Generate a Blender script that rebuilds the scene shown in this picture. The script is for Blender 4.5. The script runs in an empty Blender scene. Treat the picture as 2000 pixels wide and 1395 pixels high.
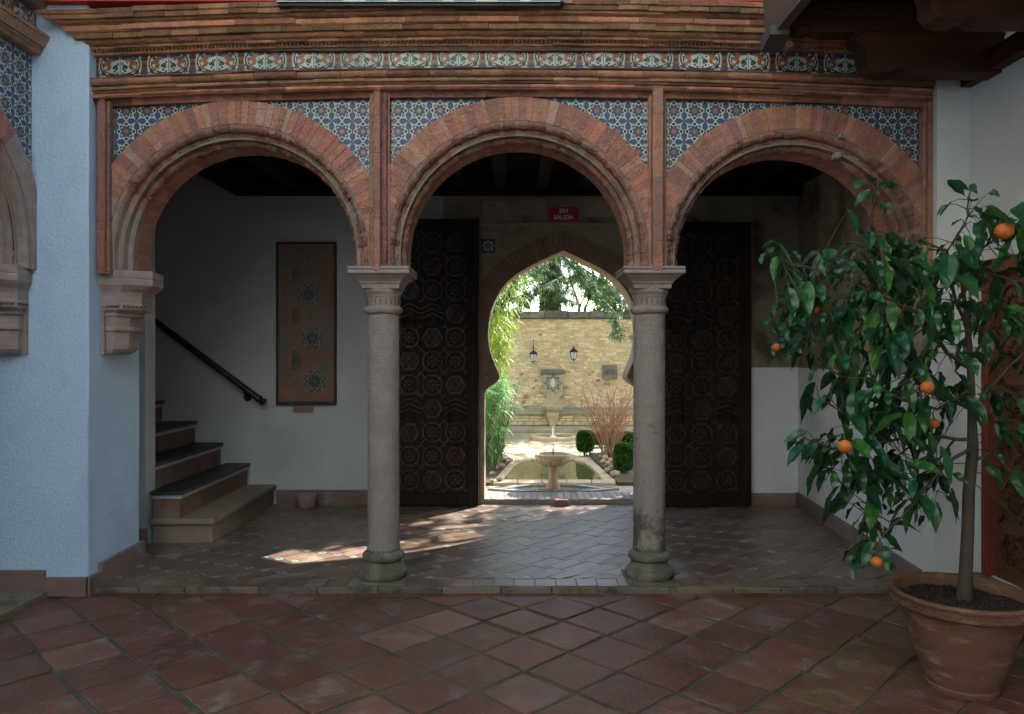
import bpy, math, random
from mathutils import Vector, noise
R = random.Random(7)
PI = math.pi
F = 1475.0; CH = 1.55; HY = 690.0        # focal (px of a 2000 px frame), eye height, horizon row
sc = bpy.context.scene
col = sc.collection

# ------------------------------------------------------------------ camera, sky, sun, exposure
cam = bpy.data.objects.new("camera", bpy.data.cameras.new("camera"))
col.objects.link(cam); sc.camera = cam
cam.location = (0, 0, CH); cam.rotation_euler = (math.radians(90), 0, 0)
cam.data.sensor_width = 36; cam.data.lens = F * 36 / 2000
cam.data.shift_y = -7.5 / 2000; cam.data.clip_start = .05; cam.data.clip_end = 500
SUN_EL = 38.0; SUN_AZ = 40.5
sd = Vector((math.cos(math.radians(SUN_EL)) * math.sin(math.radians(SUN_AZ)),
             math.cos(math.radians(SUN_EL)) * math.cos(math.radians(SUN_AZ)), math.sin(math.radians(SUN_EL))))
w = bpy.data.worlds.new("World"); sc.world = w; w.use_nodes = True
nt = w.node_tree; bg = nt.nodes["Background"]
sky = nt.nodes.new("ShaderNodeTexSky"); sky.sky_type = 'NISHITA'; sky.sun_disc = False
sky.sun_elevation = math.radians(SUN_EL); sky.sun_rotation = math.radians(SUN_AZ)
tnt = nt.nodes.new('ShaderNodeMix'); tnt.data_type = 'RGBA'; tnt.blend_type = 'MULTIPLY'; tnt.inputs[0].default_value = 1; tnt.inputs[7].default_value = (1.0, 1.03, .98, 1)
nt.links.new(sky.outputs[0], tnt.inputs[6]); nt.links.new(tnt.outputs[2], bg.inputs[0]); bg.inputs[1].default_value = .15
sl = bpy.data.lights.new("sun", 'SUN'); sl.energy = 5.0; sl.angle = math.radians(.5); sl.color = (1, .95, .87)
so = bpy.data.objects.new("sun", sl); col.objects.link(so)
so.rotation_euler = (-sd).to_track_quat('-Z', 'Y').to_euler(); so.location = sd * 30
vs = sc.view_settings; vs.view_transform = 'Standard'; vs.look = 'None'; vs.gamma = 1; vs.exposure = 2.05
sc.cycles.max_bounces = 8; sc.cycles.diffuse_bounces = 6; sc.cycles.use_denoising = True

# ------------------------------------------------------------------ helpers
def P(px, py, Y): return ((px - 1000) * Y / F, CH - (py - HY) * Y / F)      # pixel -> X, Z at depth Y
def PX(px, Y): return (px - 1000) * Y / F
def PZ(py, Y): return CH - (py - HY) * Y / F
def wloc(o):
    v = Vector((0, 0, 0))
    while o: v += o.location; o = o.parent
    return v

class MB:
    def __init__(s, xf=None): s.v = []; s.f = []; s.m = []; s.c = []; s.xf = xf
    def face(s, pts, mi=0, c=(1, 1, 1)):
        n = len(s.v)
        s.v += [s.xf(p) for p in pts] if s.xf else [tuple(p) for p in pts]
        s.f.append(tuple(range(n, n + len(pts)))); s.m.append(mi); s.c.append(c)
    def mesh(s, pts, faces, mi=0, c=(1, 1, 1)):
        n = len(s.v)
        s.v += [s.xf(p) for p in pts] if s.xf else [tuple(p) for p in pts]
        for f in faces: s.f.append(tuple(i + n for i in f)); s.m.append(mi); s.c.append(c)
    def box(s, x0, x1, y0, y1, z0, z1, mi=0, c=(1, 1, 1)):
        s.mesh([(x0,y0,z0),(x1,y0,z0),(x1,y1,z0),(x0,y1,z0),(x0,y0,z1),(x1,y0,z1),(x1,y1,z1),(x0,y1,z1)],
               [(0,3,2,1),(4,5,6,7),(0,1,5,4),(1,2,6,5),(2,3,7,6),(3,0,4,7)], mi, c)
    def loft(s, rings, mi=0, c=(1, 1, 1), closed=True, caps=True):
        n = len(rings[0]); pts = [p for r in rings for p in r]; fs = []
        for i in range(len(rings) - 1):
            for j in range(n if closed else n - 1):
                a = i*n+j; b = i*n+(j+1) % n; fs.append((a, b, b+n, a+n))
        if caps: fs.append(tuple(range(n))[::-1]); fs.append(tuple(range((len(rings)-1)*n, len(rings)*n)))
        s.mesh(pts, fs, mi, c)
    def prism_y(s, poly, y0, y1, mi=0, c=(1, 1, 1)):
        s.loft([[(x, y0, z) for x, z in poly], [(x, y1, z) for x, z in poly]], mi, c)
    def prism_z(s, poly, z0, z1, mi=0, c=(1, 1, 1)):
        s.loft([[(x, y, z0) for x, y in poly], [(x, y, z1) for x, y in poly]], mi, c)
    def lathe(s, cx, cy, prof, n=32, mi=0, c=(1, 1, 1), caps=True, wob=0):
        s.loft([[(cx + r*(1+wob*math.sin(3*k+z*9))*math.cos(2*PI*k/n), cy + r*(1+wob*math.sin(3*k+z*9))*math.sin(2*PI*k/n), z) for k in range(n)] for r, z in prof], mi, c, True, caps)
    def tube(s, pts, rad, n=8, mi=0, c=(1, 1, 1)):
        rings = []; pts = [Vector(p) for p in pts]
        for i, p in enumerate(pts):
            d = (pts[min(i+1, len(pts)-1)] - pts[max(i-1, 0)]).normalized()
            u = d.cross(Vector((0, 0, 1))) if abs(d.z) < .9 else d.cross(Vector((1, 0, 0)))
            u.normalize(); v = d.cross(u); r = rad[i] if isinstance(rad, (list, tuple)) else rad
            rings.append([tuple(p + (u*math.cos(2*PI*k/n) + v*math.sin(2*PI*k/n))*r) for k in range(n)])
        s.loft(rings, mi, c)
    def build(s, name, mats, parent=None, smooth=False, bevel=0):
        if not isinstance(mats, (list, tuple)): mats = [mats]
        if parent: off = wloc(parent); loc = Vector((0, 0, 0))
        else:
            xs = [p[0] for p in s.v]; ys = [p[1] for p in s.v]; zs = [p[2] for p in s.v]
            off = Vector(((min(xs)+max(xs))/2, (min(ys)+max(ys))/2, min(zs))); loc = off
        me = bpy.data.meshes.new(name)
        me.from_pydata([(p[0]-off.x, p[1]-off.y, p[2]-off.z) for p in s.v], [], s.f)
        for m in mats: me.materials.append(m)
        me.polygons.foreach_set("material_index", s.m)
        a = me.color_attributes.new("col", 'FLOAT_COLOR', 'CORNER')
        buf = []
        for f, c in zip(s.f, s.c): buf += [c[0], c[1], c[2], 1.0] * len(f)
        a.data.foreach_set("color", buf)
        if smooth:
            me.polygons.foreach_set("use_smooth", [True]*len(s.f)); 
            try: me.set_sharp_from_angle(angle=math.radians(40))
            except Exception: pass
        me.update()
        o = bpy.data.objects.new(name, me); col.objects.link(o); o.location = loc
        if parent: o.parent = parent
        if bevel:
            b = o.modifiers.new("bevel", 'BEVEL'); b.width = bevel; b.segments = 2; b.limit_method = 'ANGLE'
        return o

def tag(o, label=None, cat=None, group=None, kind=None):
    if label: o["label"] = label
    if cat: o["category"] = cat
    if group: o["group"] = group
    if kind: o["kind"] = kind
    return o
def empty(name, loc, label, cat, group=None):
    o = bpy.data.objects.new(name, None); col.objects.link(o); o.location = loc; o.empty_display_size = .2
    return tag(o, label, cat, group)
def copy_tree(o, parent=None):
    c = o.copy(); col.objects.link(c); c.parent = parent
    for ch in [x for x in bpy.data.objects if x.parent == o]: copy_tree(ch, c)
    return c
def jit(a=.15, warm=.04):
    k = 1 + R.uniform(-a, a); d = R.uniform(-warm, warm)
    return (k*(1+d), k, k*(1-d))

def M(name, c1, c2=None, scale=6, rough=.8, bump=.3, bscale=60, spec=.3, third=None, tscale=2, tlo=.55, thi=.65,
      metal=0, stretch=None, bdist=.01, rough2=None, trans=0, fine=None, zfade=None):
    m = bpy.data.materials.new(name); m.use_nodes = True; n = m.node_tree.nodes; l = m.node_tree.links
    b = n["Principled BSDF"]; b.inputs["Roughness"].default_value = rough; b.inputs["Metallic"].default_value = metal
    b.inputs["Specular IOR Level"].default_value = spec
    tc = n.new("ShaderNodeTexCoord"); mp = n.new("ShaderNodeMapping"); l.new(tc.outputs["Object"], mp.inputs[0])
    if stretch: mp.inputs["Scale"].default_value = stretch
    def nz(s, d=5, r=.6):
        t = n.new("ShaderNodeTexNoise"); t.inputs["Scale"].default_value = s; t.inputs["Detail"].default_value = d
        t.inputs["Roughness"].default_value = r; l.new(mp.outputs[0], t.inputs[0]); return t
    def mixc(f, a, c, bt='MIX'):
        x = n.new("ShaderNodeMix"); x.data_type = 'RGBA'; x.blend_type = bt
        if isinstance(f, float): x.inputs[0].default_value = f
        else: l.new(f, x.inputs[0])
        for s_, v in ((x.inputs[6], a), (x.inputs[7], c)):
            if isinstance(v, tuple): s_.default_value = (*v, 1)
            else: l.new(v, s_)
        return x.outputs[2]
    def ramp(src, lo, hi):
        r_ = n.new("ShaderNodeMapRange"); r_.inputs[1].default_value = lo; r_.inputs[2].default_value = hi; l.new(src, r_.inputs[0]); return r_.outputs[0]
    n1 = nz(scale)
    c = mixc(ramp(n1.outputs[0], .3, .7), c1, c2 or tuple(x*.75 for x in c1))
    if fine:
        c = mixc(ramp(nz(fine[0], 4, .8).outputs[0], fine[1], fine[2]), c, fine[3])
    if third: 
        tn = nz(tscale, 8, .65).outputs[0]
        if zfade:
            sx = n.new("ShaderNodeSeparateXYZ"); l.new(tc.outputs["Object"], sx.inputs[0]); zr = n.new("ShaderNodeMapRange")
            zr.inputs[1].default_value = zfade; zr.inputs[2].default_value = 0; zr.inputs[3].default_value = -.10; zr.inputs[4].default_value = .22; l.new(sx.outputs[2], zr.inputs[0])
            ad0 = n.new("ShaderNodeMath"); ad0.operation = 'ADD'; l.new(tn, ad0.inputs[0]); l.new(zr.outputs[0], ad0.inputs[1]); tn = ad0.outputs[0]
        t = ramp(tn, tlo, thi); c = mixc(t, c, third)
        if rough2 is not None:
            rr = n.new("ShaderNodeMapRange"); rr.inputs[3].default_value = rough; rr.inputs[4].default_value = rough2
            l.new(t, rr.inputs[0]); l.new(rr.outputs[0], b.inputs["Roughness"])
    at = n.new("ShaderNodeAttribute"); at.attribute_name = "col"
    c = mixc(1.0, c, at.outputs["Color"], 'MULTIPLY'); l.new(c, b.inputs["Base Color"])
    if bump:
        bp = n.new("ShaderNodeBump"); bp.inputs["Strength"].default_value = bump; bp.inputs["Distance"].default_value = bdist
        ad = n.new("ShaderNodeMath"); ad.operation = 'ADD'; n2 = nz(bscale, 3); l.new(n2.outputs[0], ad.inputs[0]); l.new(n1.outputs[0], ad.inputs[1])
        l.new(ad.outputs[0], bp.inputs["Height"]); l.new(bp.outputs[0], b.inputs["Normal"])
    if trans:
        tr = n.new("ShaderNodeBsdfTranslucent"); l.new(c, tr.inputs[0]); ms = n.new("ShaderNodeMixShader"); ms.inputs[0].default_value = trans
        l.new(b.outputs[0], ms.inputs[1]); l.new(tr.outputs[0], ms.inputs[2]); l.new(ms.outputs[0], n["Material Output"].inputs[0])
    return m

plaster = M("plaster_white_skylight_tint", (.53,.69,.84), (.45,.61,.78), 2, .9, .45, 45, third=(.40,.50,.64), tscale=1.6, tlo=.52, thi=.75, bdist=.022)  # white plaster with the blue cast of the sky put into its colour
plaster_r = M("plaster_white", (.72,.73,.72), (.64,.65,.64), 3, .9, .35, 40, third=(.58,.55,.52), tscale=1.0, tlo=.58, thi=.75, bdist=.012)
stone_st0 = M('door_step_stone', (.20,.16,.13), (.14,.11,.09), 6, .85, .5, 60)
plaster_c = M('cream_plaster', (.62,.62,.55), (.55,.55,.48), 3, .9, .3, 30)
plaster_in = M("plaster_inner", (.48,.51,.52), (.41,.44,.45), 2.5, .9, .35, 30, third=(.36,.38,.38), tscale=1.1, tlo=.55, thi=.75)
stucco = M("stained_stucco", (.30,.25,.19), (.20,.165,.12), 3, .95, .5, 30, third=(.10,.08,.055), tscale=2.2, tlo=.5, thi=.62)
brick = M("arch_brick", (.56,.272,.19), (.42,.185,.13), 16, .9, 1, 70, third=(.42,.30,.22), tscale=11, tlo=.58, thi=.68, bdist=.02, fine=(60,.62,.7,(.20,.10,.06)))
brick_d = M("cornice_brick", (.42,.25,.16), (.24,.135,.08), 12, .85, .9, 60, third=(.18,.13,.085), tscale=3.5, tlo=.5, thi=.66, bdist=.012)
mortar = M("mortar", (.34,.27,.22), (.24,.19,.15), 20, .95, .5, 80)
stone = M("pink_stone", (.41,.32,.28), (.29,.225,.195), 10, .85, .8, 120, bdist=.008, fine=(150,.55,.75,(.52,.44,.40)))
granite = M("column_granite", (.46,.38,.34), (.36,.29,.26), 7, .8, .9, 140, bdist=.008, fine=(230,.5,.7,(.60,.53,.49)))
mossy = M("mossy_granite", (.24,.21,.17), (.17,.15,.12), 14, .85, .9, 90, third=(.12,.115,.07), tscale=9, tlo=.42, thi=.6, bdist=.01)
t_blue = M("tile_blue", (.022,.06,.145), (.035,.09,.19), 30, .5, .1, 40, spec=.5)
t_white = M("tile_white", (.60,.62,.55), (.46,.49,.44), 25, .5, .1, 40, spec=.35)
t_black = M("tile_black", (.015,.02,.025), (.03,.04,.04), 25, .45, .05, 40, spec=.5)
t_orange = M("tile_orange", (.42,.15,.04), (.33,.10,.03), 30, .3, .1, 40, spec=.5)
t_green = M("tile_green", (.015,.08,.04), (.03,.12,.06), 30, .3, .1, 40, spec=.5)
TILES = [t_blue, t_black, t_white, t_orange, t_green]
terra = M("terracotta_floor_tile", (.180,.080,.052), (.115,.051,.035), 5, .5, .8, 45, third=(.175,.105,.092), tscale=4.5, tlo=.54, thi=.60, bdist=.012, rough2=.85, spec=.25, fine=(90,.62,.7,(.07,.035,.025)))
grout = M("mossy_grout", (.12,.11,.08), (.07,.075,.045), 6, .95, .7, 60, third=(.035,.05,.018), tscale=2, tlo=.5, thi=.65)
rfloor = M("room_floor_brick", (.18,.12,.088), (.125,.085,.062), 8, .33, .6, 40, third=(.30,.22,.16), tscale=4, tlo=.5, thi=.7, bdist=.008, rough2=.52, spec=.42)
skirt = M("skirting_stone", (.26,.175,.15), (.20,.13,.11), 6, .8, .4, 60, third=(.34,.27,.24), tscale=5, tlo=.6, thi=.7)
wood_dark = M("dark_carved_wood", (.022,.013,.008), (.012,.007,.005), 14, .6, .5, 60, stretch=(1,1,.2), spec=.2)
wood_red = M("red_brown_wood", (.085,.030,.014), (.045,.017,.009), 10, .65, .5, 40, spec=.3, stretch=(.3,1,1))
wood_door = M("orange_brown_door_wood", (.17,.072,.035), (.11,.045,.024), 12, .6, .5, 50, stretch=(1,1,.2), spec=.3)
wood_blk = M("blackened_beam_wood", (.012,.010,.009), (.006,.005,.005), 8, .8, .4, 40)
black = M("black_iron", (.010,.010,.011), (.018,.018,.018), 20, .45, .2, 90, spec=.5)
red_wall = M("red_plaster", (.50,.06,.05), (.42,.05,.04), 5, .85, .4, 40)
tread_m = M("dark_slate_tread", (.035,.04,.037), (.022,.026,.024), 8, .45, .3, 50, spec=.4)
ledge_w = M("whitewashed_ledge", (.46,.48,.50), (.38,.40,.42), 8, .8, .4, 60)
plasterB = M("panel_plaster", (.25,.145,.105), (.18,.105,.078), 5, .85, .5, 50, third=(.15,.14,.12), tscale=3.2, tlo=.5, thi=.56)
sign_red = M("sign_red", (.42,.015,.03), (.40,.015,.03), 5, .4, 0); sign_w = M("sign_white", (.8,.8,.8), (.8,.8,.8), 5, .5, 0)
pot_m = M("terracotta_pot", (.23,.12,.072), (.15,.075,.045), 4, .85, .6, 50, third=(.34,.20,.12), tscale=5, tlo=.54, thi=.66, stretch=(1,1,3.5), bdist=.01)
soil_m = M("potting_soil", (.045,.032,.025), (.02,.014,.010), 30, .95, 1, 60, fine=(60,.6,.7,(.22,.18,.14)))
bark = M("grey_brown_bark", (.10,.075,.055), (.06,.045,.032), 12, .85, .6, 60, stretch=(1,1,.3))
leaf_m = M("orange_tree_leaf", (.021,.098,.031), (.010,.050,.018), 14, .30, .25, 60, spec=.5, trans=.18)
twig_g = M("green_twig", (.06,.09,.03), (.05,.06,.02), 12, .6, .2, 60)
orange_m = M("orange_peel", (.62,.17,.02), (.50,.11,.012), 9, .5, .8, 160, spec=.5, bdist=.003)
gstone = M("garden_wall_rubble", (.84,.70,.45), (.66,.53,.31), 6, .95, 1, 24, third=(.50,.42,.24), tscale=3, tlo=.55, thi=.7, bdist=.05, stretch=(.6,.6,1.6))
gstone2 = M("pale_garden_stone", (.50,.40,.27), (.40,.31,.20), 8, .85, .6, 60, third=(.30,.26,.16), tscale=5, tlo=.55, thi=.68)
coping_m = M("lichened_coping", (.22,.21,.18), (.10,.10,.09), 12, .9, .6, 40)
ground_m = M("garden_gravel_paving", (.44,.37,.26), (.34,.28,.19), 8, .9, .7, 50, third=(.26,.22,.13), tscale=2, tlo=.5, thi=.65)
earth_m = M("earth", (.10,.075,.045), (.06,.045,.03), 8, .95, .8, 40)
box_m = M("boxwood_leaf", (.04,.13,.025), (.025,.085,.018), 12, .5, 0, 60, trans=.15)
grass_m = M("papyrus_blade", (.10,.24,.05), (.06,.17,.04), 8, .5, 0, 60, trans=.3)
ygreen = M("sunny_bamboo_leaf", (.28,.38,.05), (.18,.30,.05), 8, .5, 0, 60, trans=.35)
ced_m = M("cedar_needle", (.055,.13,.045), (.035,.09,.03), 8, .6, 0, 60, trans=.25)
twig_r = M("bare_brown_twig", (.30,.19,.12), (.22,.14,.09), 8, .7, 0, 60)
lichen = M("mossy_stone_relief", (.24,.22,.17), (.15,.14,.11), 12, .9, .6, 50)
gl = bpy.data.materials.new("lantern_glass"); gl.use_nodes = True
g_ = gl.node_tree.nodes["Principled BSDF"]; g_.inputs["Base Color"].default_value = (.75,.78,.75,1); g_.inputs["Roughness"].default_value = .4; g_.inputs["Transmission Weight"].default_value = .4
water = bpy.data.materials.new("pond_water"); water.use_nodes = True
wn = water.node_tree.nodes; wb = wn["Principled BSDF"]; wb.inputs["Base Color"].default_value = (.10,.10,.04,1); wb.inputs["Roughness"].default_value = .04
wb.inputs["Specular IOR Level"].default_value = .6
_n = wn.new("ShaderNodeTexNoise"); _n.inputs["Scale"].default_value = 5; _b = wn.new("ShaderNodeBump"); _b.inputs["Strength"].default_value = .12; _b.inputs["Distance"].default_value = .02
water.node_tree.links.new(_n.outputs[0], _b.inputs["Height"]); water.node_tree.links.new(_b.outputs[0], wb.inputs["Normal"])

# ------------------------------------------------------------------ arcade dimensions
Y0 = 5.05; YB = 5.41; ZC = -.04; YW = 7.75
PXM = Y0 / F
ZS = PZ(530, Y0)                       # springing
R_OUT = 302*PXM; R_F = 255*PXM; R_T = 222*PXM
def sag(x): return -.068*((x+.07)/2.74)**2
XL = -2.78

# ------------------------------------------------------------------ ground and floors
mb = MB(); mb.box(-40, 40, -30, 5.03, -.5, ZC-.006); gnd = tag(mb.build("ground", grout), kind="structure")
mb = MB(); s = .332; g = .008
ox, oy = .0655, 4.712
for i in range(-26, 27):
    for j in range(-26, 27):
        a = (i+.5)*s; b = (j+.5)*s
        cx = ox + (a+b)*.7071; cy = oy + (b-a)*.7071
        if cy > 4.97 or cy < -1.5 or abs(cx) > 5.5: continue
        h = s/2 - g*R.uniform(.8, 2.0); z = ZC + R.uniform(-.003, .003); tx = R.uniform(-.012, .012); ty = R.uniform(-.012, .012); ja = [R.uniform(-.006,.006) for _ in range(14)]
        rings = []
        for hh, dz in ((h, -.008), (h-.001, -.001), (h-.007, .002)):
            ring = []
            for k, (u, v) in enumerate(((-1,-1),(-.85,-1.0),(.85,-1),(1,-1),(1,-.85),(1,.85),(1,1),(.85,1),(-.85,1),(-1,1),(-1,.85),(-1,-.85))):
                uu = u*hh+ja[k]; vv = v*hh+ja[k+1]
                if abs(u) == 1 and abs(v) == 1: uu *= .975; vv *= .975
                wx = cx + (uu+vv)*.7071; wy = cy + (vv-uu)*.7071
                wy = min(wy, 4.905 + .0*wx)
                ring.append((wx, wy, z+dz+tx*uu+ty*vv))
            rings.append(ring)
        k = R.uniform(.84, 1.14); d = R.uniform(-.05, .05)
        tc_ = (k*(1+d), k*(1+R.uniform(-.05,.12)), k*(1-d*.5))
        if cx > .9 and R.random() < .45*min(1, (cx-.6)): tc_ = (k*.95, k*1.14, k*.85)
        elif R.random() < .12: tc_ = (k*1.3, k*1.45, k*1.45)
        mb.loft(rings, 0, tc_, True, False)
        n = len(mb.v); m_ = len(rings[2]); mb.f.append(tuple(range(n-m_, n))); mb.m.append(0); mb.c.append(mb.c[-1])
x = -2.9
while x < 3.2:
    L = .29 + R.uniform(-.03, .03); z = ZC + R.uniform(-.002, .003)
    mb.box(x+.005, x+L-.005, 4.912, 5.012, ZC-.02, z, 0, jit(.2)); x += L
tag(mb.build("courtyard_floor", terra, bevel=0), kind="structure")

# room floor platform, with hopscotch brick and glazed inserts
mb = MB(); mb.box(-7, 6.5, 5.02, YW+.02, -.4, -.006); mb.box(-6.2, -3.05, -3, 5.02, -.4, -.006)
tag(mb.build("platform_ground", grout), kind="structure")
mb = MB(); L, W, S = .265, .13, .056; ca = .7071
def rot(u, v): return ((u-v)*ca, (u+v)*ca + 6.4)
def in_room(pts, x0=-3.55, x1=3.0, y0=5.19, y1=YW): return all(x0 < p[0] < x1 and y0 < p[1] < y1+.05 for p in pts)
for i in range(-60, 60):
    for j in range(-60, 60):
        u = i*L - j*S; v = i*S + j*W
        if abs(u) > 4 or abs(v) > 4: continue
        for (a, b, c_, d_, sq) in ((u, v, u+L, v+W, 0), (u+L-S, v+W, u+L, v+W+S, 1)):
            # clipping of bricks against the border strip
            gg = .0025
            q = [rot(a+gg, b+gg), rot(c_-gg, b+gg), rot(c_-gg, d_-gg), rot(a+gg, d_-gg)]
            if max(p[1] for p in q) < 5.19 or min(p[1] for p in q) > YW or max(p[0] for p in q) < -3.4 or min(p[0] for p in q) > 3.0: continue
            q = [(p[0], max(p[1], 5.188)) for p in q]
            z = R.uniform(-.001, .002)
            top = [(p[0], p[1], z) for p in q]; bot = [(p[0], p[1], z-.01) for p in q]
            if not sq: mb.loft([bot, top], 0, jit(.25, .06))
            else:
                mb.loft([bot, top], 1, tuple(R.uniform(.42,.78)*q_ for q_ in (.95,.95,1.0)))
                cx = sum(p[0] for p in q)/4; cy = sum(p[1] for p in q)/4
                if cy > 5.24:
                    mi = R.choice((2, 2, 2, 4)); t = R.random()
                    if t < .5:
                        st = []
                        for k in range(16):
                            r_ = .022 if k % 2 == 0 else .009
                            st.append((cx+r_*math.cos(k*PI/8), cy+r_*math.sin(k*PI/8), z+.0012))
                        mb.face(st, mi)
                    else:
                        for k in (-1, 0, 1):
                            e = .016*k
                            mb.face([(cx-.022+e, cy-.004+e*.2, z+.0012), (cx+e+.002, cy-.022+e*.2, z+.0012), (cx+.006+e, cy-.018+e*.2, z+.0012), (cx-.018+e, cy+e*.2, z+.0012)], mi)
x = -2.78
while x < 2.86:
    Lw = .141 + R.uniform(-.006, .006)
    mb.box(x+.003, x+Lw-.003, 5.03, 5.183, -.012, R.uniform(-.001, .002), 0, jit(.2)); x += Lw
floor = tag(mb.build("room_floor", [rfloor, t_white, t_blue, t_orange, t_black]), kind="structure")
mb = MB(); x = -2.80
while x < 3.3:
    Lw = R.uniform(.3, .5); mb.box(x+.003, x+Lw-.003, 4.995+R.uniform(-.004,.004), 5.028, ZC-.03, -.002+R.uniform(-.004,.001), 0, jit(.2)); x += Lw
y = 4.93
while y > -2:
    Lw = R.uniform(.3, .5); mb.box(-3.06, -3.03+R.uniform(-.003,.003), y-Lw, y-.004, ZC-.03, -.001, 0, jit(.2)); y -= Lw
for i in range(16):
    for j in range(6):
        mb.box(-3.06-.005-(j+1)*.29, -3.06-j*.29, 4.94-(i+1)*.29, 4.935-i*.29, -.02, R.uniform(-.002,.001), 0, jit(.2))
tag(mb.build("platform_edge", M("worn_step_edge", (.22,.16,.12), (.15,.13,.08), 8, .85, .6, 60, third=(.08,.085,.04), tscale=6, tlo=.5, thi=.62), bevel=.006), kind="structure")

# ------------------------------------------------------------------ arcade
arcade = empty("arcade", (0, Y0, 0), "brick and tile arcade of three round arches with tiled frieze and stepped brick cornice", "arcade")
def arch_pt(cx, cz, u, r, Ls):        # u in [0, 2Ls+pi*R_F] along the left straight, arc, right straight
    A = PI*R_F
    if u < Ls: return (cx-r, ZS+u)
    if u > Ls + A: return (cx+r, ZS+2*Ls+A-u)
    th = PI - (u-Ls)/R_F
    return (cx+r*math.cos(th), cz+r*math.sin(th))
def arch_bricks(cx, cz, xl, xr, parent, name, label=None, xf=None, springer=None):
    Ls = cz-ZS; tot = 2*Ls+PI*R_F
    mb = MB(xf); y0 = Y0-.006
    prof = [(R_F+.004, .012), (R_F-.010, 0.0), (R_F-.026, .004), (R_F-.040, .020), (R_F-.044, .045), (R_F-.047, .062),
            (R_F-.060, .056), (R_F-.074, .066), (R_F-.083, .088), (R_F-.084, .112), (R_F-.092, .108), (R_T+.012, .112), (R_T, .128), (R_T, .20)]
    def section(u, dr, dy, pr):
        out = []
        for r, d in pr:
            x, z = arch_pt(cx, cz, u, r+dr, Ls); out.append((x, y0+d+dy, z))
        return out
    closed = prof + [(R_T+.03, .20), (R_T+.03, .14), (R_F+.004, .10)]
    N = 70; u = 0; i = 0
    edges = [0]
    while edges[-1] < tot: edges.append(min(tot, edges[-1]+tot/N*R.uniform(.75, 1.25)))
    for a, b in zip(edges, edges[1:]):
        c = jit(.30, .10)
        if R.random() < .12: c = (1.15, 1.35, 1.3)
        frac = a/tot
        st = springer and springer[0] <= frac <= springer[1]
        if st: c = (.9+R.uniform(-.03,.03),)*3
        gp = .0006 if st else .0035
        dr = 0 if st else R.uniform(-.005, .005); dy = 0 if st else R.uniform(-.005, .005)
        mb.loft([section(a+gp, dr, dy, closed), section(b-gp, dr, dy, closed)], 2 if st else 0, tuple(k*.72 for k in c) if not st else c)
    mlin = [(r+.004, d+.004) for r, d in closed]
    us = [tot*k/90 for k in range(91)]
    mb.loft([section(u, 0, 0, mlin) for u in us], 1)
    # soffit bricks behind the mouldings
    edges = [0]
    while edges[-1] < tot: edges.append(min(tot, edges[-1]+tot/60*R.uniform(.8, 1.2)))
    for a, b in zip(edges, edges[1:]):
        sc_ = [(R_T+R.uniform(0,.004), .203), (R_T+R.uniform(0,.004), YB-y0), (R_T+.06, YB-y0), (R_T+.06, .203)]
        mb.loft([section(a+.002, 0, 0, sc_), section(b-.002, 0, 0, sc_)], 0, jit(.2, .06))
    sc_ = [(R_T+.005, .15), (R_T+.005, YB-y0-.005), (R_T+.07, YB-y0-.005), (R_T+.07, .15)]
    mb.loft([section(u, 0, 0, sc_) for u in us], 1)
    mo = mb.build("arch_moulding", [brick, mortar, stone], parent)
    # face voussoirs
    mb = MB(xf)
    def rmax(u):
        x, z = arch_pt(cx, cz, u, 1, Ls); dx = x-cx
        lim = (xr-cx) if dx > 0 else (cx-xl)
        return min(R_OUT, lim/max(abs(dx), 1e-3)) if Ls < u < tot-Ls else min(R_OUT, lim)
    edges = [0]
    while edges[-1] < tot: edges.append(min(tot, edges[-1]+.046*R.uniform(.7, 1.35)))
    for a, b in zip(edges, edges[1:]):
        ra, rb = rmax(a), rmax(b)
        if min(ra, rb) < R_F+.012: continue
        frac = a/tot
        c = jit(.16, .08); t = R.random()
        if t < .07: c = (1.1, 1.38, 1.38)
        elif t < .2: c = (.75, .8, .95)
        st = springer and springer[0] <= frac <= springer[1]
        if st: c = (1.0, 1.0, 1.0)
        dy = 0 if st else R.uniform(-.003, .003); gp = .0005 if st else .0018
        cuts = [R_F+.006, None] if R.random() < .6 or st else [R_F+.006, R_F+.006+(R_OUT-R_F)*R.uniform(.25,.75), None]
        cuts = [k for k in cuts if k is None or k < min(ra, rb)-.02] 
        for q0, q1 in zip(cuts, cuts[1:]):
            o1 = lambda rm: rm if q1 is None else q1-.003
            cc = tuple(k*R.uniform(.93, 1.07) for k in c)
            mb.loft([[(*arch_pt(cx, cz, uu, rr, Ls), d) for rr, d in ((q0, y0+dy), (o1(rm), y0+dy), (o1(rm), y0+.05), (q0, y0+.05))]
                     for uu, rm in ((a+gp, ra), (b-gp, rb))], 2 if st else 0, cc)
            for k in range(len(mb.v)-8, len(mb.v)): pass
    # swap (x,z,y)->(x,y,z)
    vv = []
    if xf is None: mb.v = [(p[0], p[2], p[1]) for p in mb.v]
    nb = MB(xf)
    nb2 = [[(arch_pt(cx, cz, u, r, Ls)[0], d, arch_pt(cx, cz, u, r, Ls)[1]) for r, d in ((R_F, y0+.007), (max(rmax(u), R_F+.001), y0+.007), (max(rmax(u), R_F+.001), y0+.06), (R_F, y0+.06))] for u in us]
    mort = MB(xf); mort.loft(nb2, 1)
    n = len(mb.v); mb.v += mort.v; mb.f += [tuple(i+n for i in f) for f in mort.f]; mb.m += mort.m; mb.c += mort.c
    o = mb.build(name, [brick, mortar, stone], parent)
    if label: o["label"] = label
    return o

BX = [PX(k, Y0) for k in (208, 742, 1283, 1813)]            # pilaster centres
ARCH = [(PX(464, Y0), PZ(499, Y0)), (PX(1011, Y0), PZ(492, Y0)), (PX(1551, Y0), PZ(509, Y0))]
ZT = PZ(180, Y0)

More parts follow.
